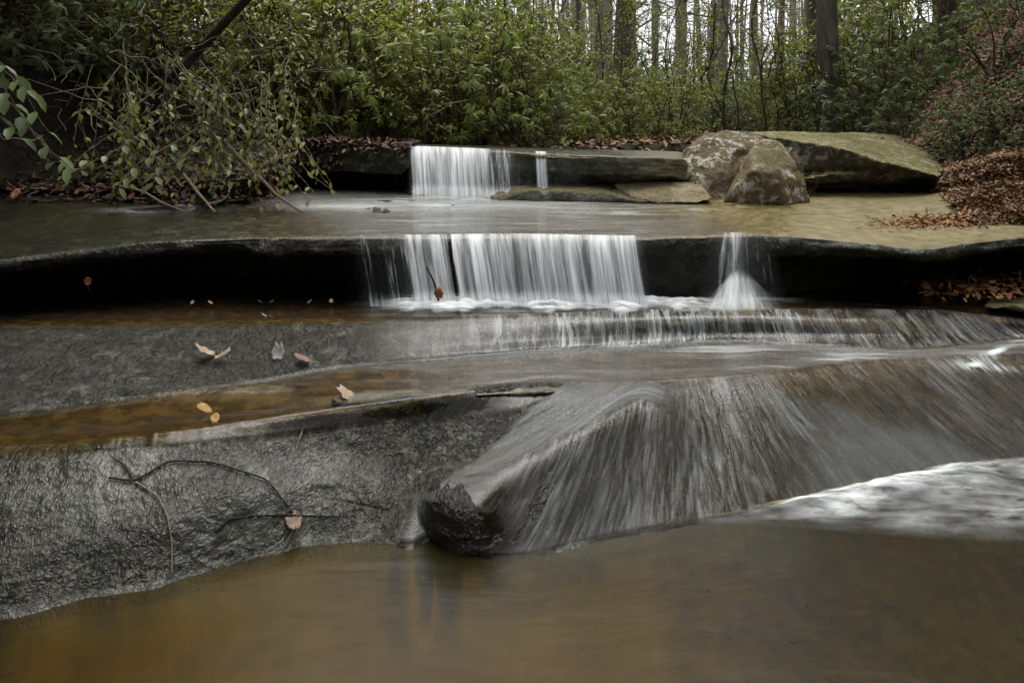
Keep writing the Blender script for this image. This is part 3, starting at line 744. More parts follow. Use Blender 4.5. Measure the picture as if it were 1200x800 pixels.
gx = np.concatenate([np.linspace(-90, -9, 50), np.linspace(-8.8, 8.8, 240), np.linspace(9, 90, 50)])
gy = np.concatenate([np.linspace(-40, -1, 30), np.linspace(-.8, 14, 220), np.linspace(14.5, 140, 70)])
GX, GY = np.meshgrid(gx, gy); GZ = ground_z(GX, GY)
gr = mk('ground', np.stack([GX, GY, GZ], 2).reshape(-1, 3), gridfaces(*GX.shape), M['soil'])
tag(gr, kind='structure'); gr['label'] = 'dark forest soil rising on both banks'

# ------------------------------------------------------------------ boulders
def hull_mesh(hulls, name, mat, label, cat, voxel=.02, amp=.02, seed=0, smooth_it=2, group=None, amp2=.006):
    bm = bmesh.new()
    for pts in hulls:
        vs = [bm.verts.new(p) for p in pts]
        r = bmesh.ops.convex_hull(bm, input=vs, use_existing_faces=False)
        dead = [v for v in vs if v.is_valid and not v.link_faces]
        bmesh.ops.delete(bm, geom=dead, context='VERTS')
    me = bpy.data.meshes.new(name); bm.to_mesh(me); bm.free()
    o = bpy.data.objects.new(name, me); COL.objects.link(o)
    md = o.modifiers.new('r', 'REMESH'); md.mode = 'VOXEL'; md.voxel_size = voxel
    sm = o.modifiers.new('s', 'SMOOTH'); sm.iterations = smooth_it; sm.factor = .6
    dg = bpy.context.evaluated_depsgraph_get(); ev = o.evaluated_get(dg)
    m2 = bpy.data.meshes.new_from_object(ev)
    o.modifiers.clear(); o.data = m2; bpy.data.meshes.remove(me); m2.name = name
    n = len(m2.vertices); co = np.empty(n*3, np.float32); m2.vertices.foreach_get('co', co); co = co.reshape(-1, 3).astype(float)
    no = np.empty(n*3, np.float32); m2.vertex_normals.foreach_get('vector', no); no = no.reshape(-1, 3)
    x, y, z = co.T
    dd = amp*fbm(x*3.3, y*3.3, z*3.3, 4, 200+seed)-amp*.9*np.clip(.16-np.abs(fbm(x*2.4+5, y*2.4, z*3.4, 3, 220+seed)), 0, 1)/.16+amp2*fbm(x*14, y*14, z*20, 3, 210+seed)
    co += no*dd[:, None]
    m2.vertices.foreach_set('co', co.astype(np.float32).ravel()); m2.update()
    m2.polygons.foreach_set('use_smooth', np.ones(len(m2.polygons), bool))
    m2.materials.clear(); m2.materials.append(mat)
    # origin to the base
    c = co.mean(0); c[2] = co[:, 2].min()
    m2.transform(Matrix.Translation(-Vector(c))); o.location = c
    tag(o, label, cat, group)
    return o
dome = [P(788, 192, 5.2), P(796, 180, 5.15), P(825, 163, 5.2), P(868, 155, 5.4), P(884, 157, 5.6), P(945, 170, 5.2), P(960, 205, 5.1), P(846, 200, 4.95), P(800, 215, 5.0), P(812, 238, 4.85), P(900, 236, 4.85), P(955, 232, 5.1),
        P(830, 160, 6.6), P(930, 158, 6.9), P(820, 230, 6.2), P(960, 225, 6.6)]
slab = [P(874, 155, 5.45), P(925, 163, 5.15), P(985, 172, 4.95), P(1035, 190, 4.85), P(1100, 206, 4.85), P(1112, 203, 5.1), P(1090, 182, 5.9), P(905, 154, 7.0), P(1045, 157, 6.9), P(1072, 165, 6.6),
        P(940, 200, 5.1), P(985, 197, 5.06), P(1035, 196, 4.98), P(1100, 212, 4.95), P(905, 195, 6.9), P(1085, 200, 6.3)]
ledge = [P(925, 211, 4.98), P(975, 203, 4.93), P(1030, 204, 4.95), P(1108, 211, 5.05), P(925, 215, 5.0), P(1000, 212, 4.98), P(1108, 216, 5.1), P(925, 205, 6.4), P(1100, 205, 6.2), P(925, 212, 6.4), P(1100, 212, 6.2)]
backw = [P(930, 200, 5.9), P(1110, 200, 5.7), P(930, 250, 5.9), P(1115, 245, 5.7), P(930, 200, 6.6), P(1100, 200, 6.4), P(930, 240, 6.6), P(1100, 240, 6.4)]
hull_mesh([dome], 'boulder', M['lichen'], 'rounded dark boulder with white lichen forming the left end of the pile', 'boulder', .014, .045, 11, 1, amp2=.012)
hull_mesh([slab, ledge, backw], 'boulder', M['boulder'], 'huge flat topped mossy boulder with a dark hollow beneath it', 'boulder', .015, .014, 1, 1)
pt = [P(845, 238, 4.72), P(868, 200, 4.72), P(884, 168, 4.85), P(896, 162, 4.9), P(915, 166, 4.88), P(932, 190, 4.76), P(943, 212, 4.7), P(951, 238, 4.7), P(880, 200, 4.56), P(905, 205, 4.56), P(925, 240, 4.58), P(870, 242, 4.6),
      P(870, 190, 5.2), P(925, 185, 5.2), P(860, 236, 5.25), P(940, 236, 5.25)]
hull_mesh([pt], 'boulder', M['point'], 'pointed lichen covered boulder leaning on the flat topped one', 'boulder', .012, .008, 2, 1)
fl = [P(572, 228, 4.72), P(600, 216, 4.85), P(640, 212, 5.0), P(705, 214, 5.0), P(752, 222, 4.85), P(768, 233, 4.7), P(575, 237, 4.68), P(620, 222, 4.68), P(700, 224, 4.66), P(765, 238, 4.62), P(630, 238, 4.72), P(600, 222, 5.1), P(740, 222, 5.15), P(610, 236, 5.15), P(740, 236, 5.15)]
hull_mesh([fl], 'flat_rock', M['flat'], 'low dark wet slab of rock under the highest ledge', 'rock', .013, .015, 3, 2)
pl = [P(716, 217, 4.8), P(735, 211, 4.85), P(790, 211, 4.8), P(825, 222, 4.65), P(838, 233, 4.58), P(815, 239, 4.56), P(770, 239, 4.6), P(740, 232, 4.66), P(745, 212, 5.1), P(820, 216, 5.1), P(745, 236, 5.1), P(820, 236, 5.1)]
hull_mesh([pl], 'flat_rock', M['pale'], 'smooth pale tan rock at the left foot of the boulders', 'rock', .012, .012, 4, 4)
kn = [P(783, 200, 5.0), P(790, 194, 5.0), P(806, 193, 5.0), P(812, 200, 4.92), P(806, 213, 4.9), P(786, 212, 4.92), P(790, 196, 5.15), P(808, 197, 5.15), P(800, 212, 5.1)]
hull_mesh([kn], 'stone', M['pale'], 'small knobbly pale stone wedged beside the flat topped boulder', 'stone', .008, .012, 5, 2)
rb = [P(1158, 350, 3.75), P(1200, 346, 3.7), P(1290, 344, 3.7), P(1150, 362, 3.5), P(1200, 364, 3.45), P(1300, 364, 3.4), P(1160, 356, 3.9), P(1290, 352, 3.9)]
hull_mesh([rb], 'flat_rock', M['flat'], 'low dark rock under the right overhang', 'rock', .014, .02, 6, 2)

rim = [[PZ(388, 466, .282), PZ(400, 461, .286), PZ(470, 459, .290), PZ(470, 468, .286), PZ(400, 473, .276), PZ(385, 474, .250), PZ(470, 476, .250), PZ(470, 462, .250)],
       [PZ(455, 460, .290), PZ(560, 453, .292), PZ(560, 461, .284), PZ(455, 466, .284), PZ(455, 464, .262), PZ(560, 458, .262)],
       [PZ(545, 454, .292), PZ(640, 451, .288), PZ(662, 458, .27), PZ(640, 460, .280), PZ(560, 463, .282), PZ(545, 468, .25), PZ(660, 463, .25), PZ(600, 448, .25)]]
hull_mesh(rim, 'rock_rim', M['rim'], 'low broken rim of wet rock between the side channel and the front slab', 'rock', .006, .010, 8, 1, amp2=.004)

# ------------------------------------------------------------------ plants
def shrub_mesh(seed, name, label, h=1.6, r=.9, stems=6, tips=130, wh=8, ll=.11, lw=.032, leafmat='rhodo', base_r=.35, z0=.25, alt=False, droop=.35, twigmat='twig', arch=0.):
    rng = np.random.default_rng(seed)
    root = empty(name, (0, 0, 0)); st = MB(); lf = MB()
    nodes = []
    for k in range(stems):
        a = rng.uniform(0, 2*np.pi); rr = rng.uniform(.2, .8)*r
        b = np.array([np.cos(a)*base_r*rng.uniform(0, 1), np.sin(a)*base_r*rng.uniform(0, 1), -.12])
        e = np.array([np.cos(a)*rr, np.sin(a)*rr, h*rng.uniform(.65, 1.0)])
        p = wob(b, e, 14, .07, .0, rng); p[:, :2] += np.array([np.cos(a), np.sin(a)])*(arch*np.linspace(0, 1, 14)**2)[:, None]
        st.tube(p, np.linspace(.017, .005, 14)*rng.uniform(.7, 1.3), 5)
        nodes.append(p[3:])
    nodes = np.concatenate(nodes)
    u = rng.normal(size=(tips, 3)); u /= np.linalg.norm(u, axis=1)[:, None]
    rad = rng.uniform(.35, 1, tips)**.5
    c = np.stack([u[:, 0]*r*rad, u[:, 1]*r*rad, h*(.5+z0*.5)+u[:, 2]*h*(.5-z0*.5)*rad], 1)
    c += rng.normal(size=c.shape)*.05
    k = .10*r*np.stack([np.sin(c[:, 2]*5+seed), np.cos(c[:, 2]*4+c[:, 0]*3), np.sin(c[:, 0]*5)], 1); c += k
    LP, LD, LN, LL, LW = [], [], [], [], []
    for p in c:
        dist = np.linalg.norm(nodes-p, axis=1)+np.maximum(0, nodes[:, 2]-p[2]+.05)*2
        q = nodes[np.argmin(dist)]
        tw = wob(q, p, 6, .08, -.03, rng)
        st.tube(tw, np.linspace(.005, .0022, 6), 3)
        ax = tw[-1]-tw[-2]; ax /= np.linalg.norm(ax)+1e-9; ax = ax+np.array([0, 0, .6]); ax /= np.linalg.norm(ax)
        a0 = rng.uniform(0, 6.28)
        e1 = np.cross(ax, [.3, .5, .1]); e1 /= np.linalg.norm(e1); e2 = np.cross(ax, e1)
        if alt:
            m = wh; L = np.linalg.norm(p-q)
            for j in range(m):
                t = 1-j/m*.75; pos = q+(p-q)*t if L > .02 else p
                idx = t*5; pos = tw[int(min(5, idx))]*(1-(idx % 1))+tw[int(min(5, idx+1))]*(idx % 1) if idx < 5 else tw[5]
                th = a0+j*np.pi+rng.normal()*.4
                dr = (np.cos(th)*e1+np.sin(th)*e2)*1.0+ax*.55+np.array([0, 0, -.25]); 
                LP.append(pos); LD.append(dr); LN.append(np.array([0, 0, 1.])+rng.normal(size=3)*.35)
                LL.append(ll*rng.uniform(.65, 1.15)); LW.append(lw*rng.uniform(.8, 1.2))
        else:
            m = rng.integers(wh-2, wh+2)
            for j in range(m):
                th = a0+j*6.283/m+rng.normal()*.15
                dr = (np.cos(th)*e1+np.sin(th)*e2)+ax*rng.uniform(-.35, .35)+np.array([0, 0, -.45])
                LP.append(p+rng.normal(size=3)*.004); LD.append(dr); LN.append(ax+rng.normal(size=3)*.2)
                LL.append(ll*rng.uniform(.7, 1.15)); LW.append(lw*rng.uniform(.8, 1.2))
    lf.leaves(np.array(LP), np.array(LD), np.array(LN), np.array(LL), np.array(LW), rng.uniform(.1, droop*1.8, len(LP)), rng.uniform(.1, .5, len(LP)))
    st.build('stems', M[twigmat], root); lf.build('foliage', M[leafmat], root, smooth=False)
    tag(root, label, 'shrub')
    return root

def place(proto, x, y, s, rz, label, group, first, dz=0, sq=1.):
    o = proto if not first.get(proto.name) else copy_tree(proto)
    first[proto.name] = True
    o.location = (x, y, float(ground_z(np.array([x]), np.array([y]))[0])+dz)
    o.scale = (s, s, s*sq); o.rotation_euler = (0, 0, rz)
    tag(o, label, 'shrub', group)
    return o
used = {}
RH = [shrub_mesh(300+k, 'rhododendron_bush', 'rhododendron bush', 1.55, .95, 7, 240, 8, .100, .031, 'rhodo', z0=-.1) for k in range(4)]
LA = [shrub_mesh(330+k, 'laurel_bush', 'mountain laurel bush', 1.6, .9, 8, 240, 7, .075, .028, 'laurel', alt=True, z0=-.1) for k in range(3)]
BG = [shrub_mesh(360+k, 'evergreen_bush', 'evergreen bush', 1.2, .95, 6, 210, 8, .085, .028, 'bluegreen', alt=(k == 1), z0=-.1) for k in range(3)]

def xat(px, Y): return (px-600)/F*Y
# thicket behind the highest ledge: (px, distance, kind, size)
rows_ = []
for px in range(335, 650, 36): rows_.append((px+rnd.uniform(-10, 10), rnd.uniform(6.5, 7.2), 'R' if rnd.random() < .6 else 'L', rnd.uniform(.85, 1.05) if px < 450 else rnd.uniform(.66, .88)))
for px in range(300, 650, 30): rows_.append((px+rnd.uniform(-10, 10), rnd.uniform(7.8, 9.0), rnd.choice('RLL'), rnd.uniform(1.15, 1.4) if px < 450 else rnd.uniform(.85, 1.1)))
for px in range(640, 800, 36): rows_.append((px+rnd.uniform(-8, 8), rnd.uniform(6.9, 7.9), rnd.choice('RLB'), rnd.uniform(.36, .50)))
for px in range(650, 960, 30): rows_.append((px+rnd.uniform(-8, 8), rnd.uniform(9.0, 10.5), rnd.choice('RBLB'), rnd.uniform(.38, .62)))
for px in range(300, 980, 24): rows_.append((px+rnd.uniform(-10, 10), rnd.uniform(11.5, 15), rnd.choice('RBLB'), rnd.uniform(1.2, 1.7) if px < 420 else rnd.uniform(.8, 1.15) if px < 640 else rnd.uniform(.45, .75)))
kinds = {'R': (RH, 'rhododendron bush with long drooping leaves'), 'L': (LA, 'yellow green laurel bush'), 'B': (BG, 'blue green evergreen bush')}
for k, (px, Y_, kd, s) in enumerate(rows_):
    if kd == 'B' and Y_ > 11: s *= 1.2
    pr, nm = kinds[kd]
    pos = ('beside the thin trees' if px > 650 else 'above the highest fall' if px > 470 else 'left of the highest fall')
    dep = 'in the front row of the thicket' if Y_ < 7.6 else 'in the middle of the thicket' if Y_ < 11 else 'at the back of the thicket'
    place(pr[k % len(pr)], xat(px, Y_), Y_, s, rnd.uniform(0, 6.28), f'{nm} {dep} {pos}'.replace(' with long drooping leaves', ''), f'{nm.split(" with")[0]}es {dep} {pos}', used)
# far green mass
def far_thicket():
    mb = MB(); rng = np.random.default_rng(5); n = 26000
    y = rng.uniform(16, 34, n); px = rng.uniform(250, 1050, n); x = (px-600)/F*y
    hh = 1.0+1.9*np.clip(vnoise(x*.35, y*.35, 0*x, 5)+.35, 0, 1)*(np.where(px > 650, .45, 1.0))
    z = ground_z(x, y)+rng.uniform(.05, 1, n)*hh
    D = rng.normal(size=(n, 3)); D[:, 2] -= .4; N = rng.normal(size=(n, 3))*.6+np.array([0, 0, 1])
    mb.leaves(np.stack([x, y, z], 1), D, N, rng.uniform(.12, .24, n), rng.uniform(.05, .08, n), .3, .3)
    o = mb.build('undergrowth', M['bluegreen'], smooth=False); tag(o, 'distant green undergrowth between the far trees', 'undergrowth', None, 'stuff')
far_thicket()

# bank plants on the right slope and left bank
right_spots = [(40, 6.0, 'B', 1.2, 'dark evergreen bush deep in the shadow of the left bank'), (110, 6.7, 'B', 1.3, 'shaded evergreen bush at the back of the dark left hollow'), (-20, 5.2, 'B', 1.1, 'dark bush at the left edge behind the fresh green branch'), (160, 7.6, 'B', 1.8, 'tall shaded bush closing the top left of the picture'), (200, 9.0, 'L', 1.9, 'high laurel behind the leaning trunk'), (1000, 7.6, 'B', .85, 'dark evergreen bush beside the thick trunk behind the mossy boulder'), (1045, 7.2, 'B', .8, 'dark evergreen bush right of the thick trunk, above the mossy boulder'),
               (1010, 9.4, 'L', 1.25, 'loose green laurel bush behind the thick trunk on the right'), (1075, 8.6, 'R', 1.05, 'rhododendron bush high on the right slope near the top of the picture'),
               (1165, 6.0, 'B', .55, 'dark blue green bush low on the leaf covered right slope'),
               (1135, 5.5, 'B', .42, 'dark glossy bush just right of the flat topped boulder'), (1190, 5.1, 'B', .40, 'lowest dark bush in the leaf litter at the right edge'), (950, 8.0, 'L', .8, 'laurel bush left of the thick trunk behind the boulder'), (1060, 10.5, 'L', 1.4, 'tall laurel bush far back on the right slope')]
for k, (px, Y_, kd, s, lab) in enumerate(right_spots):
    place(kinds[kd][0][k % 3], xat(px, Y_), Y_, s, rnd.uniform(0, 6.28), lab, None, used)

# left bank: dense twiggy bush hanging over the ledge
LB = [shrub_mesh(400+k, 'overhanging_bush', 'bush', 1.7, .95, 12, 270, 7, .058, .021, 'laurel', alt=True, base_r=.5, z0=.05, droop=.3) for k in range(2)]
left_spots = [(290, 5.75, 1.0, 0, 'twiggy yellow green bush overhanging the left end of the highest ledge'), (215, 5.5, .95, 1, 'tangled bush with hanging stems left of the leaning dark trunk'),
              (350, 6.3, 1.1, 1, 'leafy bush behind the left end of the highest ledge'), (255, 6.6, 1.35, 0, 'tall twiggy bush at the top left behind the leaning trunk'), (190, 6.9, 1.3, 1, 'shaded bush at the top left edge of the dark hollow')]
for px, Y_, s, k, lab in left_spots:
    o = place(LB[k], xat(px, Y_), Y_, s, rnd.uniform(0, 6.28), lab, None, used, dz=-.35 if px < 300 else -.1)

# trailing stems and dead twigs hanging from the left bank to the ledge
def trailing(name, pts_list, label, leaves=True, mat='twig', leafmat='silver', ll=.062, lw=.030, thick=.004, cat='shrub', seed=1, every=.10):
    rng = np.random.default_rng(seed); st = MB(); lf = MB(); root = empty(name, tuple(pts_list[0][0]))
    o0 = np.array(pts_list[0][0]); anyleaf = False
    for pts in pts_list:
        k = np.array(pts)-o0; tt = np.linspace(0, 1, len(k)); p = pchip(tt, k, np.linspace(0, 1, 16)) if len(k) > 2 else wob(k[0], k[1], 16, .05, 0, rng)
        p = p+np.cumsum(rng.normal(size=p.shape)*.004, 0)
        st.tube(p, np.linspace(thick, thick*.35, 16), 4)
        if leaves:
            L = np.linalg.norm(np.diff(p, axis=0), axis=1).sum(); m = int(L/every*1.6)
            for j in range(m):
                t = .2+.8*j/max(1, m-1); i = int(min(14, t*15)); pos = p[i]+(p[i+1]-p[i])*(t*15-i if i < 14 else 1)
                dr = p[i+1]-p[i]; dr /= np.linalg.norm(dr)
                sd = np.cross(dr, [0, 0, 1]); sd /= np.linalg.norm(sd)+1e-6
                lf.leaves([pos], [dr*.6+sd*(1 if j % 2 else -1)+np.array([0, 0, -.45])+rng.normal(size=3)*.25], [np.array([0, -.7, 1])+rng.normal(size=3)*.3],
                          ll*rng.uniform(.7, 1.2), lw*rng.uniform(.8, 1.2), .25, .3); anyleaf = True
    st.build('stems', M[mat], root)
    if anyleaf: lf.build('foliage', M[leafmat], root, smooth=False)
    tag(root, label, cat)
    return root
def rp(px, py, Y): return P(px, py, Y)
trailing('leafy_branch', [[rp(-60, 40, 3.0), rp(5, 75, 2.95), rp(22, 100, 2.9), rp(60, 158, 2.85)], [rp(-40, 60, 3.0), rp(10, 110, 2.9), rp(30, 150, 2.85), rp(70, 195, 2.85)], [rp(-60, 20, 3.1), rp(-10, 60, 3.), rp(12, 78, 2.9), rp(42, 104, 2.85)], [rp(-60, 120, 3.), rp(0, 135, 2.9), rp(28, 165, 2.85)], [rp(-50, 100, 3.), rp(5, 125, 2.95), rp(35, 168, 2.9), rp(78, 200, 2.85)]],
         'branch with large fresh green leaves reaching in at the left edge', leafmat='bright', ll=.085, lw=.042, thick=.004, cat='branch', seed=3, every=.13)
trailing('leafy_branch', [[rp(190, 140, 4.4), rp(150, 168, 4.1), rp(110, 186, 3.9), rp(64, 187, 3.8)], [rp(230, 150, 4.4), rp(180, 180, 4.1), rp(150, 200, 4.0), rp(138, 222, 3.9)], [rp(240, 160, 4.5), rp(215, 185, 4.1), rp(180, 205, 4.), rp(178, 228, 3.95)]],
         'drooping branch with silvery leaves low over the mossy left slab', ll=.075, lw=.036, thick=.005, cat='branch', seed=4, every=.11)
rng = np.random.default_rng(77)
for k in range(5):
    L_ = []
    for j in range(16):
        ax_, ay_ = 130+k*48+rng.uniform(-30, 30), rng.uniform(60, 150)
        Y0 = rng.uniform(4.5, 5.0)
        bx_, by_ = ax_+rng.uniform(-60, 90), rng.uniform(190, 236)
        Y1 = rng.uniform(4.35, 4.75)
        mx, my = (ax_+bx_)/2+rng.uniform(-30, 30), (ay_+by_)/2+rng.uniform(-30, 10)
        L_.append([rp(ax_, ay_, Y0), rp(mx, my, (Y0+Y1)/2-.1), rp(bx_, by_, Y1)])
    nm = ['far left, over the mossy slab', 'below the leaning trunk', 'in the middle of the tangle', 'just left of the dry forked stick', 'next to the left end of the highest ledge'][k]
    trailing('trailing_stems', L_, f'fine hanging stems with small pale leaves, {nm}', mat='twig' if k % 2 else 'twigpale', ll=.05, lw=.024, thick=.0035, cat='plant', seed=20+k, every=.12, leafmat='silver' if k % 2 else 'laurel')
def stick(name, pts, r0, r1, mat, label, cat='stick', side=None, sides=7):
    o0 = np.array(pts[0]); mb = MB()
    k = np.array(pts)-o0; p = pchip(np.linspace(0, 1, len(k)), k, np.linspace(0, 1, 24)); p += np.cumsum(NR.normal(size=p.shape)*r0*.12, 0)
    root = empty(name, tuple(o0)) if False else None
    mb.tube(p, np.linspace(r0, r1, 24), sides)
    for s_ in side or []:
        k2 = np.array(s_)-o0; p2 = pchip(np.linspace(0, 1, len(k2)), k2, np.linspace(0, 1, 14)); mb.tube(p2, np.linspace(r1*1.2, r1*.4, 14), 5)
    o = mb.build(name, M[mat]); o.location = o0; tag(o, label, cat)
    return o
stick('dead_branch', [P(262, 165, 4.6), P(285, 190, 4.5), P(310, 212, 4.45), P(330, 232, 4.4), P(356, 249, 4.3)], .014, .007, 'twigpale', 'pale broken stick poking down to a black tip at the left ledge')
stick('dead_branch', [P(215, 205, 4.5), P(232, 228, 4.35), P(250, 250, 4.25)], .011, .007, 'twigpale', 'short pale stub of branch resting on the left ledge', side=[[P(240, 240, 4.3), P(258, 236, 4.3), P(268, 226, 4.3), P(272, 214, 4.4)]])
stick('dead_branch', [P(140, 218, 4.4), P(165, 225, 4.3), P(190, 238, 4.25), P(216, 249, 4.2)], .008, .005, 'twigpale', 'thin bent stick lying on the mossy left slab')
stick('leaning_trunk', [P(176, 190, 4.95), P(183, 140, 4.9), P(190, 108, 4.85), P(225, 66, 4.75), P(262, 22, 4.7), P(300, -25, 4.65), P(380, -120, 4.6)], .030, .026, 'barkdark', 'dark bare trunk leaning right across the upper left bushes', 'tree', sides=9)
arch = np.random.default_rng(31)
def tangle():
    for k in range(3):
        mb = MB(); o0 = P(120+90*k, 170, 4.9)
        for j in range(46):
            a = P(120+90*k+arch.uniform(-80, 80), arch.uniform(20, 170), arch.uniform(4.5, 5.4)); b = a+arch.normal(size=3)*[.28, .15, .22]
            mb.tube(wob(a, b, 12, .12, arch.uniform(-.1, .35), arch)-o0, np.linspace(.0045, .0012, 12)*arch.uniform(.5, 1.4), 4)
        o = mb.build('bare_twigs', M['twig'] if k else M['twigpale']); o.location = o0
        tag(o, ['tangle of bare curling twigs in the dark left hollow', 'tangle of bare brown twigs around the leaning trunk', 'tangle of thin bare twigs among the leaves right of the leaning trunk'][k], 'twigs')
tangle()
stick('crooked_branch', [P(612, 172, 6.1), P(600, 160, 6.05), P(580, 130, 6.0), P(574, 100, 6.), P(575, 78, 6.0), P(586, 62, 6.05), P(590, 40, 6.1)], .011, .006, 'barkdark', 'crooked dark branch rising through the thicket above the highest fall', 'branch',
      side=[[P(575, 78, 6.0), P(552, 74, 6.0), P(520, 68, 6.0), P(489, 64, 6.0)], [P(574, 100, 6.), P(560, 95, 6.), P(545, 88, 6.)]])
stick('crooked_branch', [P(500, 152, 6.0), P(503, 138, 5.95), P(516, 130, 5.9), P(528, 122, 5.9), P(548, 118, 5.95)], .010, .006, 'twigpale', 'pale curved branch low in the thicket above the wide white fall', 'branch')

# ------------------------------------------------------------------ trees
def tree_mesh(seed, r, h, mat, name, limbs=12, low=1.6, lean=(0, 0), bend=None):
    rng = np.random.default_rng(seed); root = empty(name, (0, 0, 0)); tr = MB(); cr = MB()
    n = 26; t = np.linspace(0, 1, n)
    p = np.stack([lean[0]*t*h+.03*h*np.sin(t*5+seed)*t*.4, lean[1]*t*h+.02*h*np.cos(t*4+seed)*t*.4, t*h-.3], 1)
    if bend is not None: p[:, 0] += bend*np.exp(-t*h/.55)
    rad = r*(1-.75*t)+r*.45*np.exp(-t*h/.25)
    tr.tube(p, rad, 12)
    for k in range(limbs):
        z = low+(h-low)*rng.uniform(0, 1)**1.1; i = min(n-2, int(z/h*n)); a = rng.uniform(0, 6.28)
        L = h*rng.uniform(.10, .26); e = p[i]+np.array([np.cos(a)*L, np.sin(a)*L, L*rng.uniform(.1, .9)])
        b = wob(p[i], e, 10, .06, 0, rng); cr.tube(b, np.linspace(max(.012, rad[i]*.30), .004, 10), 5)
        for j in range(6):
            q = b[rng.integers(3, 10)]; e2 = q+rng.normal(size=3)*L*.28+np.array([0, 0, L*.12])
            b2 = wob(q, e2, 7, .08, 0, rng); cr.tube(b2, np.linspace(.007, .0025, 7), 4)
            for m in range(3):
                q3 = b2[rng.integers(2, 7)]; cr.tube(wob(q3, q3+rng.normal(size=3)*L*.14+np.array([0, 0, L*.05]), 5, .08, 0, rng), np.linspace(.004, .0015, 5), 3)
    tr.build('trunk', M[mat], root); cr.build('crown', M[mat], root)
    return root
def put_tree(o, px, Y_, label, group=None, s=1., rz=0.):
    x = xat(px, Y_); o.location = (x, Y_, float(ground_z(np.array([x]), np.array([Y_]))[0])); o.scale = (s, s, s); o.rotation_euler = (0, 0, rz)
    tag(o, label, 'tree', group)
near_trees = [(971, 7.6, .115, 'bark', 'thick straight trunk standing behind the mossy flat topped boulder', 0, .0), (953, 9.2, .07, 'bark', 'slimmer pale trunk just left of the thick straight trunk', .0, 0),
              (1112, 8.2, .10, 'bark', 'brown trunk on the leaf covered right slope', -.02, 0), (727, 11.2, .155, 'bark', 'broad grey trunk with a dark curved foot, behind the right end of the highest ledge', .02, -.14),
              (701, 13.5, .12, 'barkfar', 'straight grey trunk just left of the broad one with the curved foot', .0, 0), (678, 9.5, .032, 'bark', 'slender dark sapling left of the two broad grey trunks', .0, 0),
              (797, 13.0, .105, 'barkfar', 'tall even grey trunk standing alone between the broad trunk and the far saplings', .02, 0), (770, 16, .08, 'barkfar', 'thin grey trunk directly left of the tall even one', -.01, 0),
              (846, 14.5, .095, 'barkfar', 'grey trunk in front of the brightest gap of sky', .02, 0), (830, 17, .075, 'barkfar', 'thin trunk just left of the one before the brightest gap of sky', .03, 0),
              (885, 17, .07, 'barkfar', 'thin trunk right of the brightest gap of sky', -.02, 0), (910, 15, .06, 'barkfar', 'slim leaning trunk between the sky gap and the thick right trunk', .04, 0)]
for k, (px, Y_, r, mt, lab, ln, bd) in enumerate(near_trees):
    o = tree_mesh(500+k, r, 9.5 if Y_ < 12 else 12, mt, 'bare_tree', 12 if Y_ > 9 else 8, 1.8, (ln, 0), bd if bd else None)
    put_tree(o, px, Y_, lab)
far_protos = [tree_mesh(540+k, .11, 13, 'barkfar', 'bare_tree', 22, 1.2, (NR.normal()*.02, 0)) for k in range(4)]
def far_wood():
    rng = np.random.default_rng(88); mb = MB()
    for k in range(150):
        y = rng.uniform(40, 85); x = rng.uniform(-.42, .62)*y; z = float(ground_z(np.array([x]), np.array([y]))[0]); r = rng.uniform(.05, .14); h = rng.uniform(9, 18)
        mb.tube(wob((x, y, z-.3), (x+rng.normal()*.6, y, z+h), 8, .012, 0, rng), np.linspace(r, r*.4, 8), 5)
        for j in range(5):
            q = rng.uniform(.15, .8)*h; a = rng.uniform(0, 6.28); L = rng.uniform(1, 3)
            mb.tube(wob((x, y, z+q), (x+np.cos(a)*L, y+np.sin(a)*L, z+q+rng.uniform(.3, 2)), 5, .06, 0, rng), np.linspace(.045, .012, 5), 3)
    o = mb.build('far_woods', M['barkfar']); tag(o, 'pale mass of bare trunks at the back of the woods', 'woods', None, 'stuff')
far_wood()
first = {}
spots = [(rnd.uniform(380, 1040), rnd.uniform(17, 48)) for _ in range(70)]
for k, (px, Y_) in enumerate(spots):
    pr = far_protos[k % 4]; o = pr if k < 4 else copy_tree(pr)
    z = 'left' if px < 640 else 'right'
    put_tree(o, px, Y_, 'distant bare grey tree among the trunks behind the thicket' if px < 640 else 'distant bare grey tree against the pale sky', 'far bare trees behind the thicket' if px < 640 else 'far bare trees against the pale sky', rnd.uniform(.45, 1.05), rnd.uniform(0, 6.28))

# evergreens added out of frame to shade the banks and darken the reflections
def evergreen(seed):
    rng = np.random.default_rng(seed); root = empty('shade_evergreen', (0, 0, 0)); tr = MB(); cr = MB()
    tr.tube(wob((0, 0, -.4), (0, 0, 6.), 16, .02, 0, rng), np.linspace(.14, .03, 16), 9)
    n = 9000; th = rng.uniform(0, 6.28, n); z = rng.uniform(2.0, 6.2, n); r = 1.9*np.sqrt(rng.uniform(.02, 1, n))*(1-.5*(z-2.0)/4.2)
    p = np.stack([r*np.cos(th), r*np.sin(th), z], 1); cl = vnoise(p[:, 0]*1.6, p[:, 1]*1.6, p[:, 2]*2.2, seed) > -.25; p = p[cl]
    D = rng.normal(size=p.shape)+np.array([0, 0, -.3]); cr.leaves(p, D, rng.normal(size=p.shape)*.5+np.array([0, 0, 1.]), .16, .07, .3, .2)
    for k in range(26):
        a = rng.uniform(0, 6.28); z0 = rng.uniform(1.9, 5.5); cr.tube(wob((0, 0, z0), (1.5*np.cos(a), 1.5*np.sin(a), z0+rng.uniform(-.1, .5)), 8, .06, 0, rng), np.linspace(.03, .006, 8), 5)
    tr.build('trunk', M['bark'], root); cr.build('crown', M['bluegreen'], root, smooth=False); return root
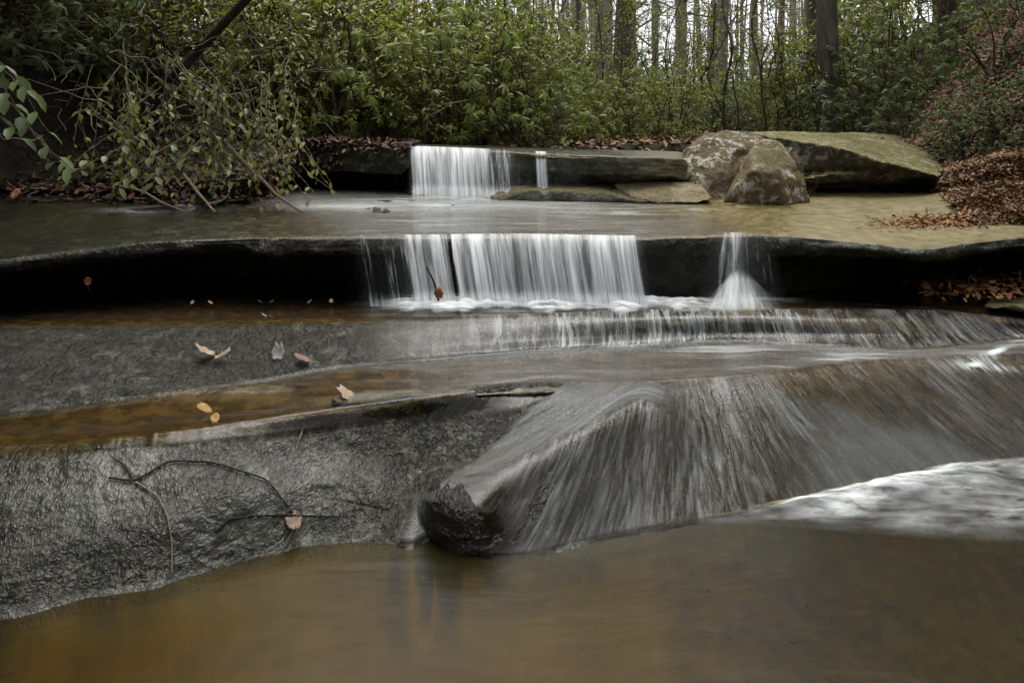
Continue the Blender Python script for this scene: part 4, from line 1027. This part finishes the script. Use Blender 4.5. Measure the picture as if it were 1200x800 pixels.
for k, (x_c, y_c, s_c) in enumerate([(-4.0, 4.6, 1.0), (-3.7, 3.2, 1.0), (-4.6, 6.3, 1.1), (-5.6, 5.2, 1.2), (5.4, 5.0, .9), (-4.3, 1.2, 1.1), (5.6, 7.0, 1.0), (5.0, 3.0, 1.0), (7.0, 12.5, 1.3), (-5.0, 10.5, 1.2), (-6.8, 13.5, 1.5)]):
    o = evergreen(700) if k == 0 else copy_tree(eg)
    if k == 0: eg = o
    o.location = (x_c, y_c, float(ground_z(np.array([x_c]), np.array([y_c]))[0])-(1.3 if x_c < 0 else .1)); o.scale = (s_c, s_c, s_c); o.rotation_euler = (0, 0, k*1.7)
    tag(o, 'evergreen tree added above the picture to shade the bank', 'tree', 'evergreens added for shade')

SP = [shrub_mesh(450+k, 'thin_sapling', 'sapling', 3.0, .55, 2, 70, 6, .075, .028, 'laurel', alt=True, base_r=.08, z0=.1) for k in range(3)]
where = ['above the white upper fall', 'left of the slender dark sapling', 'in front of the broad grey trunks', 'before the sky gap', 'left of the thick right trunk']
for k in range(30):
    px = 400+k*18.5+rnd.uniform(-10, 10); Y_ = rnd.uniform(7.2, 12)
    place(SP[k % 3], xat(px, Y_), Y_, rnd.uniform(.6, .95), rnd.uniform(0, 6.28), 'thin upright sapling with sparse yellow green leaves '+where[min(4, k//6)], 'thin saplings '+where[min(4, k//6)], used)

# ------------------------------------------------------------------ fallen leaves
def litter(name, x, y, z, mat, label, size=(.04, .075), seed=1, nrm=None, narrow=.42):
    rng = np.random.default_rng(seed); n = len(x); mb = MB()
    N = rng.normal(size=(n, 3))*.38+(nrm if nrm is not None else np.array([0, 0, 1])); a = rng.uniform(0, 6.28, n)
    D = np.stack([np.cos(a), np.sin(a), rng.normal(size=n)*.15], 1); D -= N*(np.sum(D*N, 1)/np.sum(N*N, 1))[:, None]
    L = rng.uniform(*size, n)
    mb.leaves(np.stack([x, y, z], 1), D, N, L, L*rng.uniform(narrow*.7, narrow*1.3, n), rng.uniform(-.3, .5, n), rng.uniform(0, .7, n))
    o = mb.build(name, M[mat], smooth=False); tag(o, label, 'leaf litter', None, 'stuff'); return o
rng = np.random.default_rng(9)
n = 70000; px = rng.uniform(1000, 1400, n); yy = rng.uniform(4.4, 10.5, n); xx = (px-600)/F*yy; zz = ground_z(xx, yy)
m = (xx > 2.9) ; xx, yy, zz = xx[m], yy[m], zz[m]
litter('leaf_litter', xx, yy, zz+.02, 'litter', 'brown fallen leaves covering the right slope', (.028, .052), seed=10, nrm=np.array([-.6, 0, 1]))
def on_bed(n, pxr, r0, r1, mask, seed):
    rng = np.random.default_rng(seed)
    ii = rng.integers(rowidx[r0], rowidx[r1], n); jj = np.searchsorted(cols, rng.uniform(*pxr, n))
    p = D3d[ii, jj]; ppx, ppy = PX[ii, jj], PY[ii, jj]
    k = rng.uniform(size=n) < mask(ppx, ppy); return p[k]
p = on_bed(48000, (1040, 1700), 'T3', 'E0', lambda x, y: sstep(0, 26, (x-1105)*.38-(y-222)*-.55*0+(x-1105)*0+(1.0)*((x-1105)*.0)+(x-1090-(y-228)*1.3)*.8)*(y < 262), 12)
litter('leaf_litter', p[:, 0], p[:, 1], p[:, 2]+.012, 'litter', 'brown fallen leaves heaped at the right end of the middle ledge', (.022, .042), seed=13)
p = on_bed(9000, (1010, 1230), 'C5', 'T3c', lambda x, y: np.exp(-((x-1100)/55)**2-((y-(261-(x-1100)*.03))/5.5)**2)*1.2, 14)
litter('leaf_litter', p[:, 0], p[:, 1], p[:, 2]+.006, 'straw', 'thin orange patch of leaf bits on the middle ledge', (.02, .05), 15, narrow=.3)
x_ = rng.uniform(2.05, 3.6, 900); y_ = rng.uniform(3.62, 4.1, 900)
litter('leaf_litter', x_, y_, .383+.03*np.exp(-((x_-2.6)/.4)**2)+rng.uniform(0, .02, 900), 'straw', 'orange leaves gathered under the right overhang', (.03, .06), 16)
p = on_bed(5200, (330, 486), 'D3', 'E1', lambda x, y: np.clip(.15+.85*(y < 172)+0*x, 0, 1), 17)
litter('leaf_litter', p[:, 0], p[:, 1], p[:, 2]+.012, 'litterdark', 'dark wet leaves on top of the highest ledge', (.04, .07), 18)
p = on_bed(7000, (-100, 400), 'D0', 'E1', lambda x, y: sstep(90, 130, x)*.8+.3, 19)
litter('leaf_litter', p[:, 0], p[:, 1], p[:, 2]+.01, 'litterdark', 'dark wet leaves under the left bushes', (.04, .07), 20)
n = 26000; yy = rng.uniform(6, 16, n); px = rng.uniform(200, 1060, n); xx = (px-600)/F*yy
litter('leaf_litter', xx, yy, ground_z(xx, yy)+.015, 'litter', 'fallen leaves on the forest floor behind the thicket', (.05, .09), 21)

# single fallen leaves
def lobed_leaf(pos, size, rz, tilt, mat, label, name='fallen_leaf', curl=.35, lobes=7, seed=0, stem=True, roll=0.):
    rng = np.random.default_rng(seed); m = 56; th = np.linspace(0, 2*np.pi, m, endpoint=False)
    half = np.sin(th/2)                                    # 0 at the stem
    rr = (.30+.70*half**.7)*(1-.17*(np.abs(np.sin(th*lobes/2))**1.5))*(1+.05*rng.normal(size=m))
    out = np.stack([np.sin(th)*rr*.62, -np.cos(th)*rr, 0*th], 1)*size*.5
    rings = [np.zeros((1, 3))]
    for s_ in (.33, .66, 1.): rings.append(out*s_)
    v = np.concatenate(rings); rr2 = np.hypot(v[:, 0], v[:, 1])/size
    v[:, 2] = curl*size*(rr2**2*1.6)+.05*size*fbm(v[:, 0]/size*5, v[:, 1]/size*5, 0*v[:, 0]+seed, 3, 300)+.10*size*np.abs(v[:, 0])/size
    f = [(0, 1+(q+1) % m, 1+q) for q in range(m)]
    for s_ in range(2):
        b = 1+s_*m; f += [(b+q, b+(q+1) % m, b+m+(q+1) % m, b+m+q) for q in range(m)]
    root = empty(name, tuple(pos), rz); root.rotation_euler = (tilt, roll, rz)
    bl = mk('blade', v, f, mat, root)
    sd = bl.modifiers.new('t', 'SOLIDIFY'); sd.thickness = .0012
    if stem:
        mb = MB(); mb.tube([(0, -.12*size, 0.002), (0.01*size, -.35*size, .01*size), (.05*size, -.62*size, .05*size)], [.0015, .0013, .001], 5); mb.build('stalk', M['twig'], root)
    tag(root, label, 'leaf'); return root
def leafmat(name, c):
    t = NT(name); n = t.noise(t.tc(), 30, 4, .6)
    t.surf(t.pbr(t.ramp(n, [(.3, tuple(q*.65 for q in c)), (.7, c)]), .55, t.bump(n, .5, .004), .4)); return t.m
lm = {'pale': leafmat('bleached_leaf', (.34, .25, .165)), 'grey': leafmat('grey_leaf', (.20, .20, .19)), 'pink': leafmat('pinkish_leaf', (.18, .11, .07)), 'gold': leafmat('golden_leaf', (.30, .18, .035)),
      'rust': leafmat('rusty_leaf', (.27, .10, .045)), 'dk': leafmat('dark_leaf', (.10, .055, .035))}
def bedpt(px, py, r0='W', r1='C00'):
    a, b = rowidx[r0], rowidx[r1]; j = int(np.argmin(np.abs(cols-px))); yp = HZ-(D3d[a:b, j, 2]-CH)*F/D3d[a:b, j, 1]
    i = a+int(np.argmin(np.abs(yp-py))); return D3d[i, j].copy(), Nn[i, j]
def on(px, py, dz, r0='W', r1='C00'): p, n_ = bedpt(px, py, r0, r1); return p+np.array([0, -dz*.4, dz])
lobed_leaf(on(243, 420, .022), .13, 1.9, .45, lm['pale'], 'bleached tan oak leaf curled on the dry grey ledge', curl=.5, seed=1)
lobed_leaf(on(260, 424, .018), .10, -1.2, .35, lm['pale'], 'smaller bleached leaf tucked against the big curled tan one', curl=.5, seed=8)
lobed_leaf(on(327, 420, .018), .10, .1, .75, lm['grey'], 'narrow grey oak leaf standing on the dry ledge', curl=.4, seed=2)
lobed_leaf(on(358, 426, .014), .095, 1.5, .35, lm['pink'], 'pinkish brown leaf right of the narrow grey one', curl=.3, seed=3, lobes=4)
lobed_leaf(on(243, 488, .026, 'A', 'B0'), .085, 1.4, .45, lm['gold'], 'golden yellow leaf in the narrow water channel', curl=.2, lobes=3, seed=4)
lobed_leaf(on(253, 498, .02, 'M4', 'B0'), .055, .3, .55, lm['gold'], 'small golden leaf touching the larger golden one', curl=.2, lobes=3, seed=9)
lobed_leaf(on(410, 472, .025, 'M4', 'B1'), .12, 1.3, .6, lm['pale'], 'wet pale leaf stuck on the rock rib beside the channel', curl=.2, seed=5)
lobed_leaf(on(346, 618, .015, 'W', 'A'), .09, .6, .5, lm['pink'], 'pinkish leaf caught under the twigs on the front slab', curl=.2, seed=6, lobes=3)
lobed_leaf(P(328, 244, 4.4), .11, .5, .3, lm['pink'], 'curled dark pink leaf below the pale broken stick', seed=7)
lobed_leaf(P(61, 245, 4.3), .11, .9, .1, lm['grey'], 'grey leaf flat on the mossy left slab', seed=10)
lobed_leaf(P(18, 228, 4.2), .09, .2, .6, lm['rust'], 'rusty leaf at the left edge under the green branch', seed=11)
lobed_leaf(P(103, 331, 3.45), .055, .4, 1.4, lm['rust'], 'rusty leaf hanging in the dark left undercut', seed=12, lobes=3, curl=.7)
for k, (px, py) in enumerate([(225, 357), (247, 357), (305, 356), (318, 356), (362, 356), (388, 355), (310, 372), (318, 374)]):
    lobed_leaf(np.array([xat(px, (CH-.378)*F/(py-HZ)), (CH-.378)*F/(py-HZ), .385]), .035, k*1.3, .5, lm['pale' if k % 2 else 'grey'], ['leftmost tiny leaf on the dark ledge water', 'second tiny leaf on the dark ledge water', 'tiny pale leaf near the middle of the dark ledge water', 'tiny leaf touching its pale neighbour on the dark ledge water', 'tiny leaf just left of the thin drips',
               'tiny pale leaf beneath the thin drips', 'tiny leaf on the edge of the dry ledge', 'tiny pale leaf on the edge of the dry ledge beside its twin'][k], seed=20+k, stem=False)
# stick with a rusty leaf standing in the foam
root = empty('twig_with_leaf', tuple(P(513, 350, 3.53)))
mb = MB(); b0 = P(513, 350, 3.53); mb.tube(pchip([0, .5, 1], np.array([P(514, 352, 3.53), P(509, 332, 3.51), P(500, 313, 3.48)])-b0, np.linspace(0, 1, 10)), np.linspace(.006, .0035, 10), 6)
mb.build('stem', M['barkdark'], root)
lf_ = lobed_leaf((0, 0, 0), .085, 2.8, 1.25, lm['rust'], 'x', stem=False, seed=31, curl=.6); bl = lf_.children[0]; bl.parent = root; bl.location = tuple(P(514, 346, 3.50)-b0); bl.rotation_euler = (1.35, .2, 2.9)
bpy.data.objects.remove(lf_)
tag(root, 'upright dark twig holding a rusty leaf in the foam under the wide fall', 'twig')
# twigs lying on the front slab
def surf_path(pts, lift=.006):
    out = []
    for a, b in zip(pts[:-1], pts[1:]):
        for s_ in np.linspace(0, 1, 6, endpoint=False): out.append((a[0]+(b[0]-a[0])*s_, a[1]+(b[1]-a[1])*s_))
    out.append(pts[-1]); return np.array([bedpt(x, y, 'W', 'B0')[0]+np.array([0, -lift*.5, lift]) for x, y in out])
def slab_twig(paths, r, mat, label):
    mb = MB(); o0 = surf_path(paths[0])[0]
    for q_, pp in enumerate(paths):
        p = surf_path(pp)-o0; p = p.copy(); p[1:-1] = (p[:-2]+2*p[1:-1]+p[2:])/4; mb.tube(p, np.linspace(r, r*.6, len(p))*(1 if q_ == 0 else .7), 6)
    o = mb.build('twig', M[mat]); o.location = o0; tag(o, label, 'twig')
slab_twig([[(128, 561), (158, 565), (200, 541), (250, 543), (312, 562), (330, 585), (345, 602)], [(158, 565), (145, 545), (133, 538)], [(330, 585), (342, 600)]], .0035, 'barkdark', 'long dark curved twig lying across the front slab')
slab_twig([[(255, 623), (268, 610), (300, 606), (340, 605), (400, 607)]], .004, 'barkdark', 'straighter dark twig below the long curved one on the front slab')
slab_twig([[(160, 566), (185, 582), (198, 605), (203, 640), (203, 676)]], .003, 'twigpale', 'pale thin stem hanging down the front slab to the pool')
slab_twig([[(350, 600), (345, 622), (334, 642)]], .004, 'twigpale', 'short pale twig at the pool edge of the front slab')
slab_twig([[(357, 500), (352, 515), (348, 528)]], .004, 'twigpale', 'short pale chip of wood at the top of the front slab')

# ------------------------------------------------------------------ light, sky, camera
w = bpy.data.worlds.new('World'); scene.world = w; w.use_nodes = True; nt = w.node_tree; nt.nodes.clear()
sk = nt.nodes.new('ShaderNodeTexSky'); sk.sky_type = 'NISHITA'; sk.sun_disc = False
EL, RO = math.radians(74), math.radians(20)
sk.sun_elevation = EL; sk.sun_rotation = RO; sk.dust_density = 3.; sk.air_density = 1.; sk.ozone_density = 1.
hs = nt.nodes.new('ShaderNodeHueSaturation'); hs.inputs['Saturation'].default_value = .22
bg = nt.nodes.new('ShaderNodeBackground'); bg.inputs['Strength'].default_value = .15
ow = nt.nodes.new('ShaderNodeOutputWorld')
nt.links.new(sk.outputs[0], hs.inputs['Color']); nt.links.new(hs.outputs[0], bg.inputs[0]); nt.links.new(bg.outputs[0], ow.inputs[0])
sd = bpy.data.lights.new('sun', 'SUN'); sd.energy = 1.0; sd.angle = math.radians(60); sd.color = (1, .94, .84)
so = bpy.data.objects.new('sun', sd); COL.objects.link(so)
dirv = Vector((math.sin(RO)*math.cos(EL), math.cos(RO)*math.cos(EL), math.sin(EL)))
so.rotation_euler = dirv.to_track_quat('Z', 'Y').to_euler()
cam = bpy.data.cameras.new('camera'); co = bpy.data.objects.new('camera', cam); COL.objects.link(co)
co.location = (0, 0, CH); co.rotation_euler = (math.pi/2, 0, 0)
cam.sensor_width = 36; cam.lens = 27; cam.shift_y = -260/1200; cam.clip_start = .05; cam.clip_end = 500
scene.camera = co
scene.view_settings.view_transform = 'Standard'; scene.view_settings.look = 'None'; scene.view_settings.exposure = 1.2
scene.cycles.use_denoising = True
scene.cycles.max_bounces = 8; scene.cycles.transparent_max_bounces = 24; scene.cycles.diffuse_bounces = 3; scene.cycles.glossy_bounces = 3
scene.cycles.sample_clamp_indirect = 4
